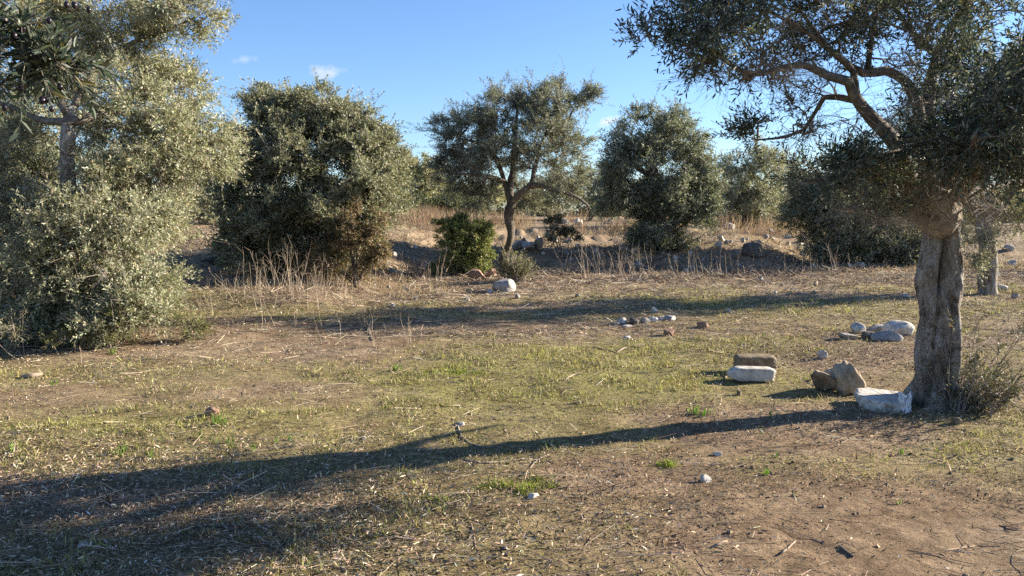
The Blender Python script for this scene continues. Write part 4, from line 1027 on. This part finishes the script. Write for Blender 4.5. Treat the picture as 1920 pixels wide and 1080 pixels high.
stone_field(60, (960, 1540), (446, 508), lambda: rs.uniform(7, 11) + 16 * rs.random() ** 3, 0.5, [('white', M_white), ('grey', M_grey)], 'on the rubble bank behind the weeds', 260)
stone_field(16, (720, 815), (470, 525), lambda: rs.uniform(8, 18), 0.6, [('white', M_white), ('grey', M_grey), ('dark', M_dark)], 'on the bank left of the green shrub', 330)

# charred log and cut wood
def lying(name, label, pts, r, mat, cat, bump=0.2, seed=1, lift=0.6, group=None):
    G = np.array([gnd(x, y) for x, y in pts]); G[:, 2] += np.asarray(r) * lift
    Q = catmull(np.hstack([G, np.asarray(r, float)[:, None]]), 0.03)
    Q[:, 2] = np.maximum(Q[:, 2], terr(Q[:, 0], Q[:, 1]) + Q[:, 3] * lift)
    b = G[0]
    V, fs = tube(Q[:, :3] - b, Q[:, 3], 10 if max(r) > 0.02 else 5, bump, 20, seed)
    o = mesh_np(name, V, fs, mat, smooth=True); o.location = b
    return tag(o, label, cat, group)
lying('log', 'charred dark log lying on the bank before the dense thicket', [(380, 494), (415, 494), (450, 496), (482, 494)], [0.05, 0.10, 0.16, 0.19], M_char, 'log', 0.35, 3)
lying('log', 'short pale piece of wood on the ground at the left edge', [(40, 709), (62, 707), (78, 704)], [0.016, 0.022, 0.014], M_stalk, 'log', 0.5, 4)
ST = [('forked grey twig curving over the soil left of the trunk shadow tip', [(858, 798), (863, 815), (880, 835), (906, 842), (935, 838)], .007, M_twig),
      ('pale bent stick lying across the trunk shadow', [(866, 864), (910, 870), (950, 866), (998, 862)], .006, M_stalk),
      ('pale short stick crossing the end of the bent stick', [(994, 880), (1004, 868), (1028, 855)], .005, M_stalk),
      ('thin white stick pointing at the camera in the foreground', [(884, 985), (888, 1005), (892, 1030)], .003, M_stalk),
      ('short split piece of wood in the right foreground', [(1334, 1031), (1348, 1024), (1363, 1018)], .008, M_stalk),
      ('dark stub of wood on the bare soil in the right foreground', [(1574, 1028), (1588, 1040), (1600, 1046)], .007, M_branch),
      ('dark straight stick in the crown shadow at bottom left', [(330, 993), (400, 990), (480, 986)], .007, M_branch),
      ('pale stem lying above the crown shadow near the shoots', [(180, 840), (200, 836), (218, 832)], .010, M_stalk),
      ('long straw stem left of the trunk shadow', [(558, 878), (610, 862), (668, 846)], .004, M_stalk),
      ('long straw stem in the crown shadow', [(562, 935), (600, 922), (622, 914)], .005, M_stalk),
      ('long dry stem on the sunny grass left of the middle', [(560, 732), (620, 724), (680, 716)], .006, M_stalk),
      ('pale curved stick in front of the stones in shadow', [(1157, 662), (1172, 654), (1194, 651)], .008, M_stalk),
      ('dark thin stick left of the pale curved stick', [(1112, 652), (1130, 656), (1160, 664)], .007, M_branch),
      ('pale forked stick on the grass right of the middle', [(1060, 712), (1076, 705), (1090, 702)], .007, M_stalk),
      ('dark twig on the grass above the trunk shadow', [(1033, 762), (1060, 762), (1090, 757), (1118, 754)], .006, M_branch),
      ('thin twig below the moss in the foreground', [(892, 953), (915, 942), (928, 935)], .004, M_stalk),
      ('pale twig in the soil at bottom right', [(1466, 1040), (1480, 1030), (1492, 1018)], .005, M_stalk),
      ('crooked pale stick beside the white block shadow', [(1338, 716), (1350, 722), (1362, 708), (1378, 700)], .006, M_stalk),
      ('pale branch lying on the straw left of the boulder', [(700, 640), (690, 618), (704, 596)], .008, M_stalk)]
for k, (lb, pts, r, mt) in enumerate(ST):
    n = len(pts); lying('stick', lb, pts, [r * 0.8] + [r] * (n - 2) + [r * 0.55], mt, 'stick', 0.15, 20 + k)

# ------------------------------------------------------------------ dry stalks
def stalks(label, x, y, h, n, seed, group=None, spread=0.14, lean=0.25):
    g = gnd(x, y); H = h * g[1] / F; rng = np.random.default_rng(seed)
    o = thing('dry_weed', label, 'dry weed', tuple(g), group)
    th = max(0.0032, 0.00027 * g[1])
    for k in range(n):
        p0, p1, r0, r1 = [], [], [], []
        b = np.array([rng.normal() * spread, rng.normal() * spread, 0.0]); b[2] = tz(g[0] + b[0], g[1] + b[1]) - g[2] - 0.02
        d = np.array([rng.normal() * lean, rng.normal() * lean, 1.0]); hh = H * (0.45 + 0.6 * rng.random()); m = 5; p = b
        for j in range(m):
            d = d + rng.normal(size=3) * 0.10; q = p + unit(d) * hh / m
            rr = th * (1 - 0.13 * j); p0.append(p); p1.append(q); r0.append(rr); r1.append(rr * 0.87)
            if j >= 1 and rng.random() < 0.75:
                for _ in range(int(rng.integers(1, 3))):
                    e = unit(d + rng.normal(size=3) * 0.55) * hh * (0.12 + 0.2 * rng.random())
                    p0.append(q); p1.append(q + e); r0.append(rr * 0.6); r1.append(rr * 0.35)
                    if rng.random() < 0.5:
                        e2 = unit(e / np.linalg.norm(e) + rng.normal(size=3) * 0.5) * hh * 0.1
                        p0.append(q + e * 0.6); p1.append(q + e * 0.6 + e2); r0.append(rr * 0.45); r1.append(rr * 0.3)
            p = q
        V, Q = segments(np.array(p0), np.array(p1), np.array(r0), np.array(r1))
        mesh_np('stalk', V, Q, M_stalk, o)
    return o
ORD = ['first', 'second', 'third', 'fourth', 'fifth', 'sixth', 'seventh', 'eighth', 'ninth', 'tenth', 'eleventh', 'twelfth', 'thirteenth', 'fourteenth', 'fifteenth']
def ordinals(items, key=lambda t: t[1]):
    """items: tuples that start with a shared label; returns them with '... , nth from the left' by photo x"""
    out = []
    for lb in dict.fromkeys(t[0] for t in items):
        grp = sorted([t for t in items if t[0] == lb], key=key)
        for i, t in enumerate(grp): out.append((lb + ', ' + ORD[i] + ' from the left',) + tuple(t[1:]) + (lb,))
    return out
A = 'tall dry weed clump before the olive thicket'
B = 'sparse dry weed between left olive and long shadow'
C = 'dry weed before the far band of shade'
D = 'low dry weed on the bank by the green shrub'
for k, (lb, x, y, h, n, gr) in enumerate(ordinals([(A,508,545,75,10),(A,530,550,85,12),(A,560,552,85,12),(A,590,556,70,8),(A,545,560,60,8),(A,620,552,60,7),(A,650,560,55,6),(A,470,556,70,8),(A,430,560,65,6),(A,575,575,75,7),
        (B,385,598,80,5),(B,410,600,85,5),(B,440,604,90,4),(B,480,625,110,4),(B,510,620,100,3),(B,605,612,90,4),(B,630,640,60,3),(B,560,610,70,4),(B,700,585,60,7),(B,745,588,60,7),(B,660,575,55,6),(B,470,580,80,8),
        (D,745,520,45,8),(D,765,522,50,8),(D,800,516,40,7),(D,825,526,50,8),(D,715,515,45,6),(D,690,535,55,7),
        (C,1062,508,55,4),(C,1095,524,65,8),(C,1115,520,60,6),(C,1140,518,60,5),(C,1168,526,60,7),(C,1185,520,50,5),(C,1212,516,45,6),(C,1245,520,40,5),(C,1292,516,60,4),(C,1310,520,50,5),(C,1350,520,60,5),(C,1390,516,50,4),(C,1440,512,45,4),(C,1480,512,45,4),(C,1520,512,45,4)])):
    stalks(lb, x, y, h * 1.2, max(2, int(n * 0.7)) if gr in (A, B) else n + 1, 400 + k, {A: 'weed clumps before the thicket', B: 'sparse weeds by the left olive', C: 'weeds before the far shade', D: 'weeds on the dark bank'}[gr])
stalks('pair of bent dry stalks rising from the middle of the long shadow', 698, 652, 65, 6, 450, spread=0.07)
stalks('small dry stalk tuft in the long shadow right of the bent stalks', 765, 642, 55, 5, 451, spread=0.08)
stalks('stiff pale stalk clump at the left edge of the dark spreading olive', 1568, 513, 62, 8, 452, spread=0.15)
stalks('two dry stems at the foot of the left olive', 105, 664, 90, 2, 453, spread=0.06)
stalks('single leaning dry stem in front of the left olive', 152, 684, 70, 1, 454, spread=0.02)
stalks('single thin stem standing in front of the left olive, leftmost', 84, 700, 45, 1, 455, spread=0.02)
stalks('thin stem standing right of the left olive before the shadow', 300, 668, 70, 1, 456, spread=0.02)
stalks('single pale straw standing before the rock pile', 1590, 645, 48, 1, 457, spread=0.01, lean=0.06)
stalks('thin brown weed standing on the grass left of the rock pile', 1582, 610, 60, 2, 458, spread=0.05)
stalks('thin stems standing left of the rock pile', 1552, 630, 55, 2, 459, spread=0.05)
stalks('dry stems sticking out beside the big trunk at right edge', 1880, 640, 80, 5, 460, spread=0.2)

# ------------------------------------------------------------------ fresh green shoots
GR = [(0.13, 0.24, 0.035, 3), (0.20, 0.30, 0.06, 2), (0.09, 0.17, 0.03, 1)]
def tuft(label, x, y, h, n, seed, group=None):
    g = gnd(x, y); H = h * g[1] / F; rng = np.random.default_rng(seed)
    P = np.stack([rng.normal(size=n) * H * 0.22, rng.normal(size=n) * H * 0.22, np.full(n, -0.01)], -1)
    D = unit(np.stack([rng.normal(size=n) * 0.28, rng.normal(size=n) * 0.28, np.ones(n)], -1))
    V, Q, k = leafmesh(P, D, H * (0.5 + 0.7 * rng.random(n)), np.full(n, max(0.006, H * 0.10)), rng, True)
    o = mesh_np('grass_tuft', V, Q, M_grass, col=np.repeat(palette(rng, n, GR), k, 0)); o.location = g
    return tag(o, label, 'grass tuft', group)
g1, g2, g3 = 'green shoots at the edge of the crown shadow', 'green shoots below the white block', 'green shoots in the right foreground'
for k, (lb, x, y, h, n, gr) in enumerate(ordinals([(g1,232,852,22,16),(g1,285,860,18,10),(g1,24,845,22,9),(g1,405,796,24,14),(g1,420,798,18,8),(g1,378,824,18,7),(g1,428,830,20,9),(g1,432,842,16,6),(g1,475,846,20,9),(g1,408,830,14,6),(g1,520,832,16,7),(g1,545,826,18,8),
        (g2,1303,778,22,14),(g2,1318,780,18,12),(g2,1332,776,18,9),(g2,1290,772,14,7),(g3,1438,892,18,16),(g3,1456,858,18,6),(g3,1425,812,16,6),(g3,1688,852,20,8),(g3,1445,782,16,8),(g3,1690,945,14,5),(g3,1490,930,12,5)])):
    tuft(lb, x, y, h, n, 500 + k, {g1: 'shoots by the crown shadow', g2: 'shoots by the white block', g3: 'shoots in the right foreground'}[gr])
tuft('dark green grass tuft on the sunny grass left of the middle', 742, 696, 16, 18, 540)
tuft('green tuft at the upper left before the left olive', 212, 664, 16, 14, 541)
tuft('green tuft between the stick and the left olive', 100, 722, 12, 12, 542)

# ------------------------------------------------------------------ ground cover (uncountable)
rng = np.random.default_rng(1000)
def scat(n, y0, y1):
    y = y0 * (y1 / y0) ** rng.random(n)
    x = rng.uniform(-1, 1, n) * (0.74 * y + 0.9)
    return x, y
def sub(x, y, p):
    k = rng.random(len(x)) < p; return x[k], y[k]
def short_grass():
    x, y = scat(420000, 2.4, 17)
    x, y = sub(x, y, np.clip(grassmask(x, y) * 1.1 * (0.35 + 1.3 * fbm(x * 5, y * 5, 0, 81, 2)) - 0.06, 0, 1))
    # the bright moss cushions by the flat white stone
    mx, my = [], []
    for a, b, r in [(935, 918, 0.07), (1018, 902, 0.06), (975, 925, 0.05), (1040, 915, 0.04), (830, 935, 0.04), (1000, 915, 0.04), (890, 700, 0.10), (860, 702, 0.12), (1250, 875, 0.05)]:
        g = gnd(a, b); nn_ = int(160 + 1800 * r); mx.append(g[0] + rng.normal(size=nn_) * r * 0.9); my.append(g[1] + rng.normal(size=nn_) * r * 0.6)
    nm = sum(len(v) for v in mx)
    x = np.concatenate([x] + mx); y = np.concatenate([y] + my)
    n = len(x); lod = np.maximum(1, y / 5.5)
    h = (0.008 + 0.020 * rng.random(n) ** 2) * (0.7 + 0.3 * lod) * (0.6 + 2.2 * S((fbm(x * 3.2, y * 3.2, 0, 83, 3) - 0.45) / 0.25)); w = 0.0034 * lod * (0.7 + 0.6 * rng.random(n))
    P = np.stack([x, y, terr(x, y) - 0.002], -1)
    d = np.stack([rng.normal(size=n) * 0.7, rng.normal(size=n) * 0.7, np.ones(n)], -1); d = unit(d) * h[:, None]
    s_ = unit(np.stack([rng.normal(size=n), rng.normal(size=n), 0.2 * rng.normal(size=n)], -1)) * w[:, None]
    V = np.stack([P - s_, P + s_, P + d], 1).reshape(-1, 3)
    c = palette(rng, n, [(0.28, 0.28, 0.08, 3), (0.36, 0.325, 0.14, 2.6), (0.19, 0.21, 0.05, 1.6), (0.40, 0.32, 0.20, 2.8), (0.13, 0.095, 0.06, 1.6)], 0.34)
    c[n - nm:] = palette(rng, nm, [(0.20, 0.25, 0.035, 2), (0.28, 0.31, 0.055, 2), (0.15, 0.17, 0.04, 1)])
    o = mesh_np('short_grass', V, np.arange(3 * n).reshape(-1, 3), M_grass, col=np.repeat(np.clip(c, 0.01, 0.8), 3, 0))
    tag(o, 'short yellow green grass and moss in patches over the clearing', None, None, 'stuff')
short_grass()
def leaf_litter():
    x, y = scat(200000, 2.4, 26)
    sh = S((fbm(x * 1.3, y * 1.6, 0, 91, 3) - 0.38) / 0.25) + 0.8 * np.exp(-(((x + 2.2) / 1.9) ** 2 + ((y - 4.2) / 1.2) ** 2)) + 0.5 * np.exp(-(((x - 3.3) / 1.5) ** 2 + ((y - 7.8) / 1.2) ** 2))
    x, y = sub(x, y, np.clip((sh + 0.18) * (1 - 0.45 * grassmask(x, y)) * (1 - 0.75 * np.exp(-(((x - 1.9) / 1.2) ** 2 + ((y - 3.6) / 0.8) ** 2))), 0, 1))
    n = len(x); lod = np.maximum(1, y / 6.0)
    P = np.stack([x, y, terr(x, y) + 0.003 + 0.010 * rng.random(n)], -1)
    D = np.stack([rng.normal(size=n), rng.normal(size=n), np.abs(rng.normal(size=n)) * 0.45], -1)
    V, Q, k = leafmesh(P, D, (0.010 + 0.024 * rng.random(n) ** 1.5) * lod, (0.0035 + 0.0045 * rng.random(n)) * lod, rng, nrm=np.array([0, 0, 1.0]))
    def drift(cx, cy, rx, ry, m):
        return cx + rng.normal(size=m) * rx, cy + rng.normal(size=m) * ry
    dx, dy = [np.concatenate(v) for v in zip(drift(-2.6, 4.3, 1.5, 0.7, 9000), drift(-1.2, 3.6, 1.0, 0.4, 3500), drift(3.3, 8.6, 0.9, 0.5, 3500), drift(2.6, 5.6, 0.9, 0.5, 2200))]
    kk = (dy > 2.2) & (np.abs(dx) < 0.74 * dy + 0.9); dx, dy = dx[kk], dy[kk]; nd = len(dx)
    PD = np.stack([dx, dy, terr(dx, dy) + 0.004 + 0.012 * rng.random(nd)], -1)
    DD = np.stack([rng.normal(size=nd) * 1.3, rng.normal(size=nd), np.abs(rng.normal(size=nd)) * 0.35], -1)
    V2, Q2, _ = leafmesh(PD, DD, 0.026 + 0.024 * rng.random(nd), 0.006 + 0.004 * rng.random(nd), rng, nrm=np.array([0, 0, 1.0]))
    Q = np.vstack([Q, Q2 + len(V)]); V = np.vstack([V, V2]); n += nd
    c = palette(rng, n, [(0.37, 0.285, 0.20, 3), (0.25, 0.18, 0.12, 3), (0.52, 0.45, 0.34, 2), (0.10, 0.07, 0.046, 2.4), (0.29, 0.195, 0.13, 2), (0.20, 0.195, 0.10, 1)], 0.34)
    o = mesh_np('leaf_litter', V, Q, M_litter, col=np.repeat(np.clip(c, 0.01, 0.8), k, 0))
    tag(o, 'dead olive leaves and bark chips littering the soil', None, None, 'stuff')
leaf_litter()
def straw():
    x, y = scat(44000, 2.4, 24)
    x, y = sub(x, y, np.clip(strawmask(x, y) * 0.85 * (0.6 + 0.4 * S((y - 5) / 6)), 0, 1))
    xb, yb_ = scat(34000, 9.5, 23)
    xb, yb_ = sub(xb, yb_, np.clip(0.15 + 1.5 * (fbm(xb * 0.9, yb_ * 1.6, 0, 63, 3) - 0.35), 0, 1) * (1 - 0.8 * grassmask(xb, yb_)))
    x = np.concatenate([x, xb]); y = np.concatenate([y, yb_])
    n = len(x); lod = np.maximum(1, y / 7.0)
    a = rng.normal(size=n) * 0.7 + rng.choice([0, math.pi], n); ln = (0.05 + 0.26 * rng.random(n) ** 2.2) * (0.6 + 0.4 * lod)
    x1, y1 = x + np.cos(a) * ln, y + np.sin(a) * ln * 0.8
    P0 = np.stack([x, y, terr(x, y) + 0.006], -1); P1 = np.stack([x1, y1, terr(x1, y1) + 0.006 + 0.05 * rng.random(n) ** 3 * lod], -1)
    r = 0.0016 * lod * (0.6 + 0.8 * rng.random(n))
    V, Q = segments(P0, P1, r, r * 0.8)
    c = palette(rng, n, [(0.44, 0.355, 0.25, 3), (0.34, 0.26, 0.18, 3), (0.55, 0.475, 0.36, 1.4), (0.20, 0.145, 0.10, 2), (0.09, 0.065, 0.05, 1.4)], 0.3)
    o = mesh_np('straw', V, Q, M_litter, col=np.repeat(np.clip(c, 0.01, 0.8), 6, 0))
    tag(o, 'broken straw and dry stems strewn over the ground', None, None, 'stuff')
straw()
def clods():
    x, y = scat(44000, 2.4, 22)
    x, y = sub(x, y, np.clip(0.25 + 1.2 * (fbm(x * 1.8, y * 1.8, 0, 95, 3) - 0.4) + 0.15 * np.exp(-(((x - 2.9) / 1.2) ** 2 + ((y - 4.8) / 0.8) ** 2)) - 0.35 * np.exp(-(((x - 1.9) / 1.1) ** 2 + ((y - 3.6) / 0.7) ** 2)), 0, 1))
    n = len(x); lod = np.maximum(1, y / 7.0)
    oc = np.array([(1, 0, 0), (-1, 0, 0), (0, 1, 0), (0, -1, 0), (0, 0, 1), (0, 0, -1)], float)
    s_ = (0.0022 + 0.015 * rng.random(n) ** 7)[:, None, None] * lod[:, None, None]
    V = oc[None] * s_ * (0.6 + 0.8 * rng.random((n, 6, 1))) * np.array([1, 1, 0.5]) + rng.normal(size=(n, 6, 3)) * s_ * 0.3
    V = V + np.stack([x, y, terr(x, y) + 0.002], -1)[:, None]
    f = np.array([(0, 2, 4), (2, 1, 4), (1, 3, 4), (3, 0, 4), (2, 0, 5), (1, 2, 5), (3, 1, 5), (0, 3, 5)])
    Fs = ((np.arange(n) * 6)[:, None, None] + f[None]).reshape(-1, 3)
    c = palette(rng, n, [(0.17, 0.12, 0.08, 3), (0.24, 0.17, 0.115, 3), (0.32, 0.27, 0.21, 0.7), (0.11, 0.08, 0.052, 1.5)])
    o = mesh_np('soil_crumbs', V.reshape(-1, 3), Fs, M_litter, col=np.repeat(np.clip(c, 0.01, 0.8), 6, 0))
    tag(o, 'loose crumbs of soil and tiny pebbles over the clearing', None, None, 'stuff')
clods()
def dry_grass():
    """tall dry grass on the rise, low dry grass on the strip before it"""
    def blades(n, fx, hlo, hhi, w, pal, lean=0.3):
        x, y = fx(n); m = len(x); h = hlo + (hhi - hlo) * rng.random(m)
        P = np.stack([x, y, terr(x, y) - 0.01], -1); D = np.stack([rng.normal(size=m) * lean, rng.normal(size=m) * lean, np.ones(m)], -1)
        V, Q, k = leafmesh(P, D, h, np.full(m, w) * (0.7 + 0.6 * rng.random(m)), rng)
        return V, Q, np.repeat(palette(rng, m, pal), k, 0)
    DP = [(0.40, 0.31, 0.215, 3), (0.31, 0.23, 0.16, 3), (0.50, 0.42, 0.31, 1.4), (0.22, 0.155, 0.11, 2.4), (0.10, 0.075, 0.055, 1)]
    RP = [(0.34, 0.235, 0.165, 3), (0.27, 0.18, 0.125, 3), (0.44, 0.345, 0.25, 1.6), (0.15, 0.105, 0.08, 2)]
    def clump(x, y, s, th): return sub(x, y, S((fbm(x * s, y * s, 0, 97, 3) - th) / 0.12))
    def rise(n): return clump(rng.uniform(-9, 17, n), rng.uniform(29, 40, n), 0.35, 0.46)
    def mat_(n): return clump(rng.uniform(-9, 17, n), rng.uniform(21, 34, n), 0.7, 0.42)
    def low(n): return clump(rng.uniform(-8, 14, n), rng.uniform(12.5, 25, n), 0.9, 0.50)
    def bank(n): return clump(rng.uniform(-8, -1, n), rng.uniform(14, 19, n), 0.8, 0.40)
    parts = [blades(30000, rise, 0.25, 1.0, 0.016, RP, 0.35), blades(34000, mat_, 0.06, 0.24, 0.022, DP, 1.4), blades(30000, low, 0.03, 0.12, 0.010, DP, 1.1), blades(3500, bank, 0.06, 0.28, 0.010, DP, 0.6)]
    off, Vs, Qs, Cs = 0, [], [], []
    for V, Q, c in parts: Vs.append(V); Qs.append(Q + off); Cs.append(c); off += len(V)
    o = mesh_np('dry_grass', np.vstack(Vs), np.vstack(Qs), M_grass, col=np.clip(np.vstack(Cs), 0.01, 0.8))
    tag(o, 'tall straw coloured dry grass across the rise behind the olives', None, None, 'stuff')
dry_grass()
def brush():
    m = 5200
    x = rng.uniform(-6.5, 9.0, m); y = 20.2 + 1.4 * rng.normal(size=m) - 3.0 * S((-2.0 - x) / 4.0)
    x, y = sub(x, y, S((fbm(x * 0.9, y * 0.9, 0, 99, 3) - 0.38) / 0.15)); m = len(x)
    a = rng.random(m) * 6.283; ln = 0.12 + 0.5 * rng.random(m) ** 2
    P0 = np.stack([x, y, terr(x, y) + 0.02], -1); x1, y1 = x + np.cos(a) * ln, y + np.sin(a) * ln
    P1 = np.stack([x1, y1, terr(x1, y1) + 0.02 + 0.22 * rng.random(m) ** 2], -1)
    r = 0.004 + 0.006 * rng.random(m) ** 2
    V, Q = segments(P0, P1, r, r * 0.6)
    c = palette(rng, m, [(0.10, 0.075, 0.06, 3), (0.18, 0.14, 0.11, 2), (0.36, 0.30, 0.24, 1.5)], 0.3)
    o = mesh_np('brushwood', V, Q, M_litter, col=np.repeat(np.clip(c, 0.01, 0.8), 6, 0))
    tag(o, 'tangle of dead dark twigs lying along the bank', None, None, 'stuff')
brush()

# ------------------------------------------------------------------ bird
def bird():
    c = at(675, 178, 110)
    V = np.array([(-.05, -.16, 0), (.05, -.16, 0), (0, .20, .02), (0, -.30, .02), (0, 0, .06), (0, 0, -.05), (-.22, .04, .10), (-.42, -.06, .05), (.22, .04, .10), (.42, -.06, .05), (-.04, .08, .02), (.04, .08, .02), (-.04, -.08, .02), (.04, -.08, .02)])
    Fs = [(0, 3, 5), (3, 1, 5), (1, 11, 5), (11, 2, 5), (2, 10, 5), (10, 0, 5), (3, 0, 4), (1, 3, 4), (11, 1, 4), (2, 11, 4), (10, 2, 4), (0, 10, 4), (10, 6, 12), (6, 7, 12), (11, 13, 8), (8, 13, 9)]
    o = mesh_np('bird', V * 0.8, np.array(Fs), M_char); o.location = c; o.rotation_euler = (0, 0, 0.6)
    tag(o, 'tiny dark bird flying above the dense olive thicket', 'bird')
bird()
